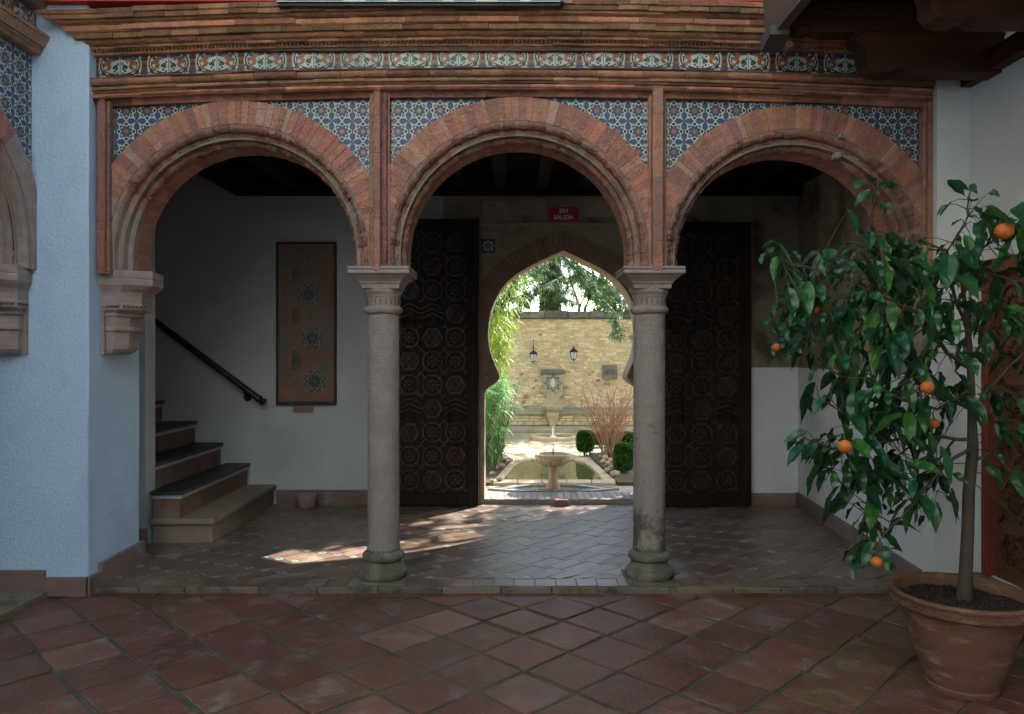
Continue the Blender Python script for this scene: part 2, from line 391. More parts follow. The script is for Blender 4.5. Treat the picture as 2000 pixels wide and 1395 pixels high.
# azulejo motif; layers in Y
def motif(mb, cx, cz, c, y, ring=True):
    def P3(pts, dy): return [(cx+a*c, y-dy, cz+b*c) for a, b in pts]
    oct_ = lambda r, n=8, ph=0: [(r*math.cos(2*PI*k/n+ph), r*math.sin(2*PI*k/n+ph)) for k in range(n)]
    def ribbon(fn, w, dy, mi, n=48):
        for k in range(n):
            t0, t1 = 2*PI*k/n, 2*PI*(k+1)/n; q = []
            for t, s_ in ((t0, -1), (t1, -1), (t1, 1), (t0, 1)):
                a, b = fn(t); l_ = math.hypot(a, b) or 1; q.append((a+a/l_*w*s_, b+b/l_*w*s_))
            mb.face(P3(q, dy), mi)
    mb.face(P3([(.445*math.cos(t), .445*math.sin(t)) for t in [2*PI*k/16 for k in range(16)]], .0006), 1)
    mb.face(P3([(.27*math.cos(t), .27*math.sin(t)) for t in [2*PI*k/8 for k in range(8)]], .0012), 0)
    for k in range(4):
        t = 2*PI*k/4 + PI/4
        mb.face(P3([(.36*math.cos(t)+.055*math.cos(a), .36*math.sin(t)+.055*math.sin(a)) for a in [2*PI*j/6 for j in range(6)]], .001), 4)
    ribbon(lambda t: ((.415+.055*math.cos(8*t))*math.cos(t), (.415+.055*math.cos(8*t))*math.sin(t)), .032, .002, 2)
    ribbon(lambda t: ((.30+.045*math.cos(8*t+PI))*math.cos(t), (.30+.045*math.cos(8*t+PI))*math.sin(t)), .026, .0025, 2)
    for k in range(4):
        t = PI/4 + k*PI/2
        ux, uz = math.cos(t), math.sin(t)
        mb.face(P3([(ux*.37-uz*.03, uz*.37+ux*.03), (ux*.37+uz*.03, uz*.37-ux*.03), (ux*.60+uz*.03, uz*.60-ux*.03), (ux*.60-uz*.03, uz*.60+ux*.03)], .003), 2)
    st = []
    for k in range(16): r_ = .16 if k % 2 == 0 else .085; st.append((r_*math.cos(k*PI/8), r_*math.sin(k*PI/8)))
    mb.face(P3(st, .002), 3)
    if ring:
        mb.face(P3([(.5+a, b) for a, b in ((-.04,-.10),(.04,-.10),(.04,.10),(-.04,.10))], .0022), 4)
        st = [( .5+(.10 if k%2==0 else .035)*math.cos(k*PI/4), .5+(.10 if k%2==0 else .035)*math.sin(k*PI/4)) for k in range(8)]
        mb.face(P3(st, .002), 3)

def spandrel(cx, cz, x0, x1, side, xf=None, parent=None, lab=None, ztop=None):
    zt = ztop or ZT
    y = Y0+.030; mb = MB(xf); n = 24; pts = []
    ro = R_OUT-.02
    # outline: along the arc from apex to the pilaster, then corner
    xa = cx; xe = x1 if side > 0 else x0
    th0 = PI/2; lim = min(.999, abs(xe-cx)/ro); th1 = math.acos(lim)
    if cz+ro > zt: th0 = math.asin(min(1, (zt-cz)/ro))
    arc = [th0+(th1-th0)*k/n for k in range(n+1)]
    ap = [(cx+side*ro*math.cos(t), cz+ro*math.sin(t)) for t in arc]
    poly = ap + [(xe, ap[-1][1]), (xe, zt)] + ([(ap[0][0], zt)] if abs(zt-ap[0][1]) > 1e-4 else [])
    mb.prism_y(poly, y, y+.02, 0, (1,1,1))
    c = .1405; xs = xe - side*c*.5 - side*.048
    z = zt - .0 - c*.5 - .045
    zz = z + c
    while zz > cz:
        xx = xs + side*c
        for k in range(9):
            if math.hypot(xx-cx, zz-cz) > ro-.075 and side*(xx-cx) > 0: motif(mb, xx, zz, c, y-.0005)
            xx -= side*c
        zz -= c
    o = mb.build("tile_panel", TILES, parent)
    if lab: o["label"] = lab
    return o

for i in range(3):
    cx, cz = ARCH[i]; xl, xr = BX[i], BX[i+1]
    arch_bricks(cx, cz, xl, xr, arcade, "brick_arch", springer=(0, .155) if i == 0 else None)
    spandrel(cx, cz, xl, xr, -1, parent=arcade); spandrel(cx, cz, xl, xr, 1, parent=arcade)
# core wall behind the facing
mb = MB()
for i in range(3):
    cx, cz = ARCH[i]; xl, xr = BX[i], BX[i+1]; r = R_T+.03; Ls = cz-ZS; tot = 2*Ls+PI*R_F
    ring = [arch_pt(cx, cz, tot*k/48, r, Ls) for k in range(49)]
    xl = min(xl, ring[0][0]-.0); 
    if i == 0: xl = XL-.05
    if i == 2: xr = 2.83
    out = []
    for k, (x, z) in enumerate(ring):
        if z <= cz: out.append((xl if x < cx else xr, z)); continue
        dx, dz = x-cx, z-cz; t = 1e9
        if dx > 1e-6: t = min(t, (xr-cx)/dx)
        if dx < -1e-6: t = min(t, (xl-cx)/dx)
        t = min(t, (3.34-cz)/dz); out.append((cx+dx*t, cz+dz*t))
    for y in (Y0+.055, YB+.005):
        for k in range(48): mb.face([(ring[k][0], y, ring[k][1]), (ring[k+1][0], y, ring[k+1][1]), (out[k+1][0], y, out[k+1][1]), (out[k][0], y, out[k][1])])
        for sx, xx in ((0, xl), (1, xr)):
            kk = [k for k in range(49) if abs(out[k][0]-xx) < 1e-6 and out[k][1] > cz]
            ztop_ = max(out[k][1] for k in kk); kt = max(kk, key=lambda k: out[k][1])
            nb_ = kt+1 if sx == 0 else kt-1
            mb.face([(xx, y, ztop_), (out[nb_][0], y, out[nb_][1]), (xx, y, 3.34)])
mb.box(XL-.05, 2.83, Y0+.05, YB+.006, 3.33, 3.9)
mb.build("wall_core", stucco, arcade)

# pilasters: bricks in upright courses
def pilaster(parts, z0, z1, parent, side_label=None, xf=None, nm="pilaster"):
    mb = MB(xf)
    for (xa, xb, proud, tint) in parts:
        z = z0
        while z < z1:
            h = min(R.choice((.10, .30, .34, .22, .42)), z1-z)
            e = R.uniform(-.002, .002); c = jit(.15, .06); c = tuple(a*b for a, b in zip(c, tint))
            pr = [(xa, Y0+.04), (xa, Y0-proud+.006+e), (xa+.006, Y0-proud+e), (xb-.006, Y0-proud+e), (xb, Y0-proud+.006+e), (xb, Y0+.04)]
            mb.prism_z(pr, z+.0015, z+h-.0015, 0, c); z += h
        mb.box(xa+.002, xb-.002, Y0-proud+.006, Y0+.05, z0, z1, 1)
    o = mb.build(nm, [brick, mortar], parent)
    if side_label: o["label"] = side_label
def px0(a): return PX(a, Y0)
g_t = (.75, 1.05, 1.0); r_t = (.85, .75, .8); n_t = (.9, 1, 1)
pilaster([(px0(722), px0(731), .026, g_t), (px0(731), px0(745), .05, (.8,.85,.85)), (px0(745.6), px0(748), .02, n_t), (px0(748.6), px0(757), .032, (.6,.55,.65)), (px0(757.5), px0(762), .018, n_t)], ZS, PZ(172, Y0), arcade)
pilaster([(px0(1266), px0(1272), .02, n_t), (px0(1272.5), px0(1293), .05, (.85,.9,.9)), (px0(1293.5), px0(1296.5), .03, (.5,.55,.6)), (px0(1297), px0(1301), .018, n_t)], ZS, PZ(172, Y0), arcade)
pilaster([(px0(194), px0(199), .03, n_t), (px0(199.5), px0(211), .045, r_t), (px0(211.5), px0(219), .03, (.6,.7,.7))], ZS-.02, PZ(196, Y0), arcade)
pilaster([(px0(1799), px0(1806), .03, n_t), (px0(1806.5), px0(1816), .05, n_t), (px0(1816.5), px0(1824), .035, (1.1,1.05,.9))], ZS-.3, PZ(200, Y0), arcade)

# brick courses of mouldings (d = projection in front of Y0, z)
def course(mb, prof, x0, x1, bl, tint=(1,1,1), xl_of=None, var=.38):
    x = x0 + R.uniform(-bl, 0)*.3
    while x < x1:
        L_ = bl*R.uniform(.9, 1.1); a = max(x, x0)+.0012; b = min(x+L_, x1)-.0012
        if b-a > .01:
            e = R.uniform(-.005, .005); f = R.uniform(-.0025, .0025); c = jit(var, .09); c = tuple(p*q*w_ for p, q, w_ in zip(c, tint, (1.12,.86,.86))); rings = []
            for xx, jj in ((a, 0), (b, 0)):
                ring = []
                for d, z in prof: 
                    sx = xx
                    if xl_of and xx == a and x <= x0: sx = xl_of(d)
                    ring.append((sx, Y0-d+e, z+sag(xx)+f))
                rings.append(ring)
            mb.loft(rings, 0, c)
        x += L_
def zat(py, d): return PZ(py, Y0-d)
X1 = 2.80
low = MB(); up = MB()
def band(mb, y_top, y_bot, d_top, d_bot, kind, bl, tint=(1,1,1), x0=XL-.02, x1=X1, xl_of=None):
    zt_, zb = zat(y_top, d_top), zat(y_bot, d_bot); B = -.04
    if kind == 'torus':
        pr = [(B, zb)] ; m = 6
        for k in range(m+1):
            t = PI*k/m - PI/2; r = (zt_-zb)/2
            pr.append(((d_bot+d_top)/2 - .0 + (r*.9)*(math.cos(t)) - .012 + (d_top-d_bot)*(k/m-.5), (zt_+zb)/2 + r*math.sin(t)))
        pr.append((B, zt_))
    elif kind == 'cove':
        pr = [(B, zb), (d_bot-.01, zb)] + [(d_bot-.01+(d_top-d_bot+.01)*(1-math.cos(PI/2*k/4)), zb+(zt_-zb)*math.sin(PI/2*k/4)) for k in range(1, 5)] + [(d_top, zt_), (B, zt_)]
    else: pr = [(B, zb), (d_bot-.003, zb), (d_bot, zb+.003), (d_top, zt_-.003), (d_top-.003, zt_), (B, zt_)]
    course(mb, pr, x0, x1, bl, tint, xl_of)
# lower entablature below the frieze (centre rows in the photo 131..188)
band(low, 131, 134, .090, .085, 'flat', .30, (.95,1.15,1.1))
band(low, 134.5, 149, .085, .070, 'torus', .28, (.85,.9,.85))
band(low, 151, 157, .066, .062, 'flat', .32, (.95,1.2,1.05))
band(low, 157.5, 163, .05, .045, 'flat', .36, (.65,.7,.65))
band(low, 163.5, 171, .058, .054, 'torus', .33, (1.1,1.0,1.0))
band(low, 172, 174, .056, .052, 'flat', .40, (.9,1.2,1.15))
band(low, 174.5, 188, .052, .022, 'cove', .34, (.75,.72,.7))
low.build("lower_moulding", brick_d, arcade)
xm = lambda d: XL - max(0, (d-.10))*2.3 - .01
UP = [(84, 88, .05, .045, 'flat', .60, (1.1,1.2,1.1)), (71.5, 77, .085, .08, 'flat', .22, (1.1,1.1,1.0)),
      (57, 71, .115, .09, 'torus', .36, (.8,.85,.7)), (45.5, 56, .135, .130, 'flat', .185, (.85,1.0,.85)), (41.5, 45, .142, .14, 'flat', .37, (.8,.95,.8)),
      (31, 41, .158, .152, 'flat', .37, (1.35,1.35,1.3)), (27.5, 30.5, .160, .158, 'flat', .37, (.7,.8,.65)), (18, 27, .185, .168, 'torus', .37, (.95,1.05,.85)), (7, 17.5, .205, .20, 'flat', .20, (.9,1.05,.9)), (-3, 6.5, .22, .215, 'flat', .20, (.95,1.05,.95))]
for (a, b, c_, d_, k, bl, t) in UP: band(up, a, b, c_, d_, k, bl, t, x0=XL, x1=3.4, xl_of=xm)
# rope/dentil row
x = XL
while x < 2.8:
    z0, z1 = zat(83.5, .07)+sag(x), zat(77.5, .075)+sag(x)
    up.mesh([(x+.004, Y0-.045, z0), (x+.018, Y0-.045, z0), (x+.024, Y0-.07, z1), (x+.008, Y0-.07, z1), (x+.004, Y0, z0), (x+.018, Y0, z0), (x+.024, Y0, z1), (x+.008, Y0, z1)],
            [(0,1,2,3),(1,5,6,2),(0,3,7,4),(3,2,6,7)], 0, jit(.2)); x += .026
up.box(XL, X1, Y0-.03, Y0+.05, 3.56, 3.75, 0, (.4,.4,.4))
up.build("upper_cornice", brick_d, arcade)

# frieze of glazed tiles, mirrored in pairs
def frieze(xf, xa, xb, parent, sgf=sag, name="tile_frieze"):
    mb = MB(xf); T = .1615; zt_, zb = PZ(86.5, Y0), PZ(132, Y0); H = zt_-zb; n = int((xb-xa)/T)+1; y = Y0-.002
    for i in range(n):
        x0 = xa+i*T; fl = i % 2 == 1; W_ = min(T, xb-x0)
        br = R.uniform(.8, 1.15)
        def Q(pts, dy, mi, c=(1,1,1)):
            out = []
            for u, v in pts:
                uu = 1-u if fl else u
                xx = x0 + .002 + uu*(T-.004)
                out.append((min(xx, xb), y-dy, zb+sgf(xx)+v*H))
            if fl: out = out[::-1]
            mb.face(out, mi, tuple(k*br for k in c))
        Q([(0,0),(1,0),(1,1),(0,1)], 0, 2)
        Q([(0,.91),(1,.91),(1,.99),(0,.99)], .001, 0)
        Q([(0,0),(.16,0),(.13,.12),(.10,.45),(.13,.8),(.18,.91),(0,.91)], .0006, 3, (.45,.4,.4))
        Q([(.42,.62),(.62,.86),(.95,.86),(.98,.70),(.80,.66),(.60,.60)], .0007, 0, (.9,.9,.9))
        Q([(.40,0),(1,0),(1,.07),(.7,.10),(.44,.06)], .0007, 1)
        Q([(.20,.10),(.26,.30),(.40,.18),(.34,.02)], .0007, 1)
        Q([(.68,.40),(.84,.5),(.92,.44),(.80,.30),(.70,.30)], .0008, 1)
        blob = lambda cx, cy, rx, ry, ph=0, n_=9, am=.2: [(cx+rx*(1+am*math.sin(3*t+ph))*math.cos(t), cy+ry*(1+am*math.cos(2*t+ph))*math.sin(t)) for t in [2*PI*k/n_ for k in range(n_)]]
        def arc(cx, cy, r, a0, a1, w_, dy, mi, n_=14):
            for k in range(n_):
                t0 = a0+(a1-a0)*k/n_; t1 = a0+(a1-a0)*(k+1)/n_
                Q([(cx+(r-w_)*math.cos(t0), cy+(r-w_)*math.sin(t0)), (cx+(r+w_)*math.cos(t0), cy+(r+w_)*math.sin(t0)), (cx+(r+w_)*math.cos(t1), cy+(r+w_)*math.sin(t1)), (cx+(r-w_)*math.cos(t1), cy+(r-w_)*math.sin(t1))], dy, mi)
        # baluster on the outer side
        for k in range(6): 
            w_ = (.10, .15, .07, .12, .16, .09)[k]
            Q([(0, .08+k*.14), (w_, .08+k*.14), (w_*.8, .08+k*.14+.08), (0, .08+k*.14+.08)], .0016, 3 if k % 2 else 1, (.7,.7,.7))
        Q([(.0,.02),(.12,.02),(.2,.1),(.0,.16)], .0018, 0)
        arc(.62, .46, .44, PI*.28, PI*1.45, .03, .0015, 1)
        arc(.62, .46, .33, PI*.95, PI*1.5, .022, .0015, 1)
        Q(blob(.68, .78, .20, .08, 1), .0014, 0, (1.2,1.2,1.2))
        Q(blob(.40, .70, .08, .08, 2), .0014, 0)
        body = [(.30,.52),(.42,.50),(.46,.60),(.56,.74),(.72,.76),(.78,.66),(.66,.62),(.60,.52),(.66,.40),(.60,.28),(.48,.24),(.36,.16),(.32,.22),(.44,.32),(.50,.40),(.44,.44),(.32,.44)]
        Q(body, .0022, 3, (.85,.85,.85))
        Q([(.22,.56),(.30,.50),(.56,.56),(.60,.62),(.44,.60)], .0024, 3, (.6,.6,.6))
        Q(blob(.86, .34, .07, .10, R.random()*6), .002, 4); Q(blob(.78, .20, .05, .05, 1), .002, 1); Q(blob(.92, .52, .04, .05, 3), .002, 1)
        Q(blob(.90, .12, .05, .05, 0), .002, 0); Q(blob(.30, .84, .06, .04, 2), .002, 1); Q(blob(.20, .36, .04, .08, 1), .002, 1); Q(blob(.24, .08, .08, .035, 1), .002, 3, (.8,.8,.8))
        Q(blob(.80, .86, .07, .035, 1), .0026, 3, (.7,.7,.7)); Q(blob(.62, .10, .10, .03, 0), .002, 1); Q(blob(.54, .34, .03, .03, 0), .0026, 1)
        for _ in range(13):
            Q(blob(R.uniform(.12,.92), R.uniform(.08,.86), R.uniform(.015,.045), R.uniform(.015,.06), R.random()*6, 6), .0028+R.random()*.0004, R.choice((1,1,3,0,4)), (R.uniform(.5,1),)*3)
        if W_ < T: break
    mb.face([(xa, y+.004, zb-.07+max(0,sgf(0))), (xb, y+.004, zb-.07+max(0,sgf(0))), (xb, y+.004, zt_+.01+max(0,sgf(0))), (xa, y+.004, zt_+.01+max(0,sgf(0)))], 1)
    return mb.build(name, TILES, parent)
frieze(None, XL, 2.80, arcade)

# left corbel block, polygonal
def corbel(xf, parent):
    base = [(-2.79, 5.075), (-2.60, 5.055), (-2.462, 5.175), (-2.50, 5.42), (-2.62, 5.50), (-2.79, 5.50)]
    rows = [(527,1,.0),(541,1,0),(542,.985,0),(544,.985,0),(545,1,0),(556,.99,0),(558,.95,0),(562,.90,0),(569,.78,0),(577,.74,0),(590,.73,0),(592,.76,0),(604,.76,0),(606,.70,0),(610,.52,0),(613,.56,0),(616,.56,0),(619,.46,0),(637,.46,0),(639,.54,0),(645,.54,0),(648,.45,0),(676,.44,0),(679,.42,0),(681,.44,0),(688,.36,0),(693,.22,0)]
    mb = MB(xf); rings = []
    for py, s_, _ in rows:
        z = PZ(py, Y0); k = .5+.5*s_
        rings.append([(-2.78+(x+2.78)*s_ if x > -2.785 else x, 5.28+(y-5.28)*k, z) for x, y in base])
    mb.loft(rings[::-1], 0)
    z0, z1 = PZ(693, Y0), PZ(560, Y0)
    mb.box(-2.79, -2.755, 5.10, 5.45, z0, z1, 0, (.9,.9,.9))
    for k in range(14):                                  # dentil holes
        t = k/13; 
        if k == 7: continue
        a, b = (Vector((-2.76, 5.10)), Vector((-2.643, 5.078))) if k < 7 else (Vector((-2.64, 5.083)), Vector((-2.515, 5.19)))
        q = a.lerp(b, (k % 7)/6.5)
        mb.box(q.x, q.x+.010, q.y-.012, q.y+.01, PZ(600, Y0), PZ(596, Y0), 0, (.35,.35,.35))
    return mb.build("corbel", stone, parent, bevel=.004)
corbel(None, arcade)

# ------------------------------------------------------------------ columns
def column(px, label, moss):
    Yc = 5.21; xc = PX(px, Yc)
    t = empty("stone_column", (xc, Yc, 0), label, "column", "stone columns of the arcade")
    z = lambda py: PZ(py, Yc)
    mb = MB(); zz = .012; mb.box(xc-.17, xc+.17, Yc-.17, Yc+.165, -.008, zz, 0)
    r0 = .109
    prof = [(.155,zz),(.163,zz+.012),(.166,zz+.035),(.160,zz+.055),(.148,zz+.064),(.150,zz+.068),(.138,zz+.078),(.124,zz+.105),(.118,zz+.118),(.130,zz+.122),(.141,zz+.135),(.143,zz+.152),(.137,zz+.168),(.124,zz+.176),(r0+.002,zz+.185),(r0+.002,zz+.20)]
    mb.lathe(xc, Yc, prof, 40, wob=.008)
    base = mb.build("base", mossy, t, smooth=True)
    mb = MB(); sp = [(r0+.002, zz+.19)]
    for k in range(1, 10): sp.append((r0 - .002*k/9 + R.uniform(-.0008,.0008), zz+.19+(z(608)-zz-.19)*k/9))
    mb.lathe(xc, Yc, sp, 40, wob=.004)
    if moss:
        k = 0
    sh = mb.build("shaft", M("column_granite_weathered" if moss else "column_granite_clean", (.45,.37,.325), (.34,.28,.245), 9, .85, 1, 90, bdist=.02, fine=(170,.5,.65,(.48,.43,.38)), third=(.13,.12,.08) if moss else (.35,.30,.26), tscale=5 if moss else 3.2, tlo=.50, thi=.62, zfade=.75 if moss else None), t, smooth=True)
    mb = MB()
    prof = [(r0+.002, z(614)), (r0+.014, z(612)), (r0+.022, z(608)), (r0+.024, z(605)), (r0+.016, z(601)), (r0+.003, z(599)), (r0+.003, z(583)), (r0+.008, z(581.5)), (r0+.010, z(578)), (r0+.024, z(572)), (r0+.024, z(566)), (r0+.014, z(560))]
    mb.lathe(xc, Yc, prof, 40)
    for k in range(20):                                  # niches of the necking
        a = 2*PI*k/20; ca_, sa_ = math.cos(a), math.sin(a); rr = r0+.004
        for (za, zb, hw) in ((597, 586.5, .0075), (586.5, 585, .0045)):
            p = []
            for s_, zc in ((-1, za), (1, za), (1, zb), (-1, zb)): p.append((xc+rr*ca_-sa_*hw*s_, Yc+rr*sa_+ca_*hw*s_, z(zc)))
            mb.face(p, 0, (.55,.52,.5))
        for s_ in (-1, 1):
            p = [(xc+(rr+.003)*ca_-sa_*(.0075*s_+dx), Yc+(rr+.003)*sa_+ca_*(.0075*s_+dx), z(zc)) for dx, zc in ((-.002, 598), (.002, 598), (.002, 586), (-.002, 586))]
            mb.face(p, 0, (1.15,1.15,1.15))
    def sq(hx, py): return [(xc-hx, Yc-hx*1.0, z(py)), (xc+hx, Yc-hx, z(py)), (xc+hx, Yc+hx, z(py)), (xc-hx, Yc+hx, z(py))]
    rings = [sq(.128, 566.5), sq(.130, 558), sq(.138, 557), sq(.142, 553), sq(.150, 551), sq(.155, 549), sq(.170, 546), sq(.180, 543), sq(.183, 541)]
    mb.loft(rings)
    mb.loft([sq(.199, 541), sq(.206, 539), sq(.206, 534), sq(.199, 532.5)])
    mb.build("capital", stone, t, bevel=.003)
    mb = MB(); mb.loft([sq(.198, 532.3), sq(.206, 531), sq(.206, 527.5), sq(.201, 526)]); 
    mb.build("abacus", M("abacus_stone", (.36,.28,.26), (.30,.24,.23), 10, .85, .7, 80), t, bevel=.003)
    return t
c1 = column(749, "clean pinkish granite column with moulded square capital, beside the sun patch on the floor", False)
c2 = column(1268, "granite column stained dark with moss toward its foot, on the doorway's other side from the sunny streak", True)

# ------------------------------------------------------------------ left pier (white plaster) and its skirting
pier = empty("plaster_pier", (-3.0, 4.95, 0), "white rough plaster corner pier, blue skylight put into its colour, between the front arcade and the side arcade", "pier")
mb = MB()
poly = [(-3.9, 4.952), (-2.79, 4.95), (XL, 4.96), (-2.785, 5.30), (XL, 5.63), (-2.80, 5.645), (-3.9, 5.645)]
rings = []
for k in range(13):
    z = -.04+(4.2+.04)*k/12; rings.append([(x+(R.uniform(-.003,.003) if abs(x) < 3 else 0), y, z) for x, y in poly])
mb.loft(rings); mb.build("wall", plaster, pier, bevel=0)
mb = MB()
mb.box(-3.05-.0, -2.765, 4.925, 4.95, ZC, .085, 0, (1,.98,.98)); mb.box(-3.9, -3.052, 4.927, 4.951, -.01, .13, 0, (.92,.9,.9))
mb.box(-2.78, -2.752, 4.925, 5.07, ZC, .085, 0, (.9,.95,1)); mb.box(-2.779, -2.750, 5.072, 5.65, -.01, .145, 0, (.9,.95,1))
mb.box(-2.80, -2.75, 5.64, 5.665, -.01, .145)
mb.build("skirting", skirt, pier, bevel=.003)

# ------------------------------------------------------------------ left arcade (side)
XB = -3.12
xfB = lambda p: (XB-(p[1]-Y0), 4.95-(p[0]-XL), p[2])
sideA = empty("side_arcade", (XB, 4.0, 0), "arch at the left edge with blue glazed tiles above a carved stone corbel", "arcade")
cB = (XL+.938, PZ(499, Y0))
def arch_bricks_B():
    arch_bricks(cB[0], cB[1], XL, XL+1.9, sideA, "brick_arch", xf=xfB, springer=(0, .22))
# voussoir code stores (x,z,y); give the B transform a swapped twin by building in plain space first
_old = MB.build
def build_B(fn):
    def b(s, name, mats, parent=None, **k):
        s.v = [xfB(p) for p in s.v]; return _old(s, name, mats, parent, **k)
    MB.build = b
    try: fn()
    finally: MB.build = _old
build_B(lambda: arch_bricks(cB[0], cB[1], XL, XL+1.9, sideA, "brick_arch", springer=(0, .26)))
build_B(lambda: spandrel(cB[0], cB[1], XL, XL+1.9, -1, parent=sideA, ztop=3.5))
build_B(lambda: spandrel(cB[0], cB[1], XL, XL+1.9, 1, parent=sideA, ztop=3.5))
build_B(lambda: frieze(None, XL+.0, XL+1.9, sideA, sgf=lambda x: .165))
build_B(lambda: corbel(None, sideA))
def _b():
    for nm, rows in (("lower_moulding", ((3.50,3.525,.03,.045),(3.527,3.545,.05,.05),(3.547,3.60,.06,.085),(3.602,3.622,.09,.095))), ("upper_cornice", ((3.79,3.83,.06,.08),(3.832,3.86,.10,.11),(3.862,3.90,.13,.15),(3.902,3.95,.17,.19)))):
        mb = MB()
        for z0, z1, d1, d0 in rows:
            x = XL
            while x < XL+1.9:
                mb.mesh([(x+.002, Y0+.05, z0), (x+.3, Y0+.05, z0), (x+.3, Y0-d1, z0), (x+.002, Y0-d1, z0), (x+.002, Y0+.05, z1), (x+.3, Y0+.05, z1), (x+.3, Y0-d0, z1), (x+.002, Y0-d0, z1)],
                        [(0,1,2,3),(7,6,5,4),(3,2,6,7),(0,3,7,4),(1,5,6,2)], 0, jit(.2)); x += .302
        mb.build(nm, brick_d, sideA)
    mb = MB(); r = R_T+.03; cx, cz = cB; Ls = cz-ZS; tot = 2*Ls+PI*R_F
    ring = [arch_pt(cx, cz, tot*k/40, r, Ls) for k in range(41)]; xl, xr = XL, XL+1.9
    for y in (Y0+.055, YB):
        for k in range(40):
            (xa, za), (xb, zb) = ring[k], ring[k+1]
            if abs(za-zb) < 1e-6 and xa == xb: continue
            if xa == xb or (za <= cz+1e-4 and zb <= cz+1e-4):
                xo = xl if xa < cx else xr; mb.face([(xa,y,za),(xb,y,zb),(xo,y,zb),(xo,y,za)])
            else: mb.face([(xa,y,za),(xb,y,zb),(xb,y,3.34),(xa,y,3.34)])
        mb.face([(xl,y,cz),(cx-r,y,cz),(cx-r,y,3.34),(xl,y,3.34)]); mb.face([(cx+r,y,cz),(xr,y,cz),(xr,y,3.34),(cx+r,y,3.34)])
    mb.box(XL, XL+1.9, Y0+.05, YB, 3.33, 4.0)
    mb.build("wall_core", stucco, sideA)
build_B(_b)

# ------------------------------------------------------------------ upper storey and neighbouring buildings (shade the courtyard)
up_b = empty("upper_storey", (0, 5, 3.8), "red plastered upper storey resting on the brick cornice", "building")
mb = MB(); mb.box(-9, 9, Y0-.16, 8.15, 3.83, 4.02); mb.build("painted_band", red_wall, up_b)
mb = MB(); mb.box(-9, 9, Y0-.155, 8.145, 4.021, 9.0); mb.build("wall", plaster_c, up_b)
mb = MB(); zc = PZ(2.5, 4.79)
x = PX(541, 4.79)
while x < PX(1090, 4.79):
    mb.box(x+.001, x+.069, 4.785, 4.90, zc-.004, zc+.012, R.choice((0, 2, 0, 1))); x += .07
mb.box(PX(541, 4.79), PX(1094, 4.79), 4.80, 4.9, zc-.022, zc-.004, 1, (1,1,1))
mb.box(PX(541, 4.79), PX(1094, 4.79), 4.782, 4.784, zc-.007, zc-.001, 2)
mb.build("window_sill", TILES, up_b)
lb = empty("side_building", (-5, 0, 0), "plastered upper wall over the side arcade at the upper left edge", "building")
mb = MB(); mb.box(-9, XB+.18, -6, Y0-.17, 3.952, 9.5); mb.build("wall", plaster_c, lb)
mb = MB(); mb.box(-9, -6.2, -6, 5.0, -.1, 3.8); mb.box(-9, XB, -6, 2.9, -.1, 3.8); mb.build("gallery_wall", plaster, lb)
bb = MB(); bb.box(-9, 9, -4.7, -4.4, -.1, 9.5); tag(bb.build("courtyard_wall", plaster_r), "white plaster wall closing the courtyard opposite the arcade", "wall")

# ------------------------------------------------------------------ room: back wall with the horseshoe doorway
bw = empty("doorway_wall", (0, YW, 0), "whitewashed and bare stone back wall with the pointed horseshoe doorway", "wall")
HALF = [(154,985),(154,770),(149,760),(141,754),(132,749),(126,742),(124,737),(125,732),(131,718),(138,702),(143,686),(146,666),(147,648),(145,629),(141,610),(135,592),(128,577),(120,564),(106,548),(91,536),(70,523),(50,513),(25,501),(0,490)]
def dpt(dx, py): return P(1100+dx, py, YW)
outl = [dpt(-a, b) for a, b in HALF] + [dpt(a, b) for a, b in HALF[::-1][1:]]
def poly_wall(mb, outl, x0, x1, z0, z1, y0, y1, mi):
    # wall with the opening: quads from outline to rectangle
    n = len(outl); ap = n//2; cxm = outl[ap][0]
    L = []; 
    for k, (x, z) in enumerate(outl):
        if k < ap: L.append((x0, z))
        elif k > ap: L.append((x1, z))
        else: L.append(None)
    for y in (y0, y1):
        for k in range(n-1):
            a, b = outl[k], outl[k+1]
            la = L[k] or (x0 if k < ap else x1, a[1]); lb = L[k+1] or (x0 if k < ap else x1, b[1])
            mb.face([(a[0],y,a[1]),(b[0],y,b[1]),(lb[0],y,lb[1]),(la[0],y,la[1])], mi)
        mb.face([(x0,y,outl[ap][1]),(cxm,y,outl[ap][1]),(x1,y,outl[ap][1]),(x1,y,z1),(x0,y,z1)], mi)
XW0, XW1 = PX(866, YW), PX(1470, YW)
TH = .34
mb = MB(); poly_wall(mb, outl, XW0, XW1, 0, 3.4, YW, YW+TH, 0)
mb.build("stone_wall", M("doorway_stone", (.38,.31,.23), (.25,.20,.145), 4, .95, .6, 30, third=(.15,.12,.085), tscale=3, tlo=.55, thi=.68), bw)
mb = MB()
rv = [[(x, YW-.002, z), (x, YW+TH+.002, z)] for x, z in outl]
mb.loft(rv, 0, (1,1,1), False, False)
mb.build("reveal", M("reveal_brick", (.36,.27,.18), (.27,.19,.12), 12, .9, .6, 60, bdist=.02), bw)
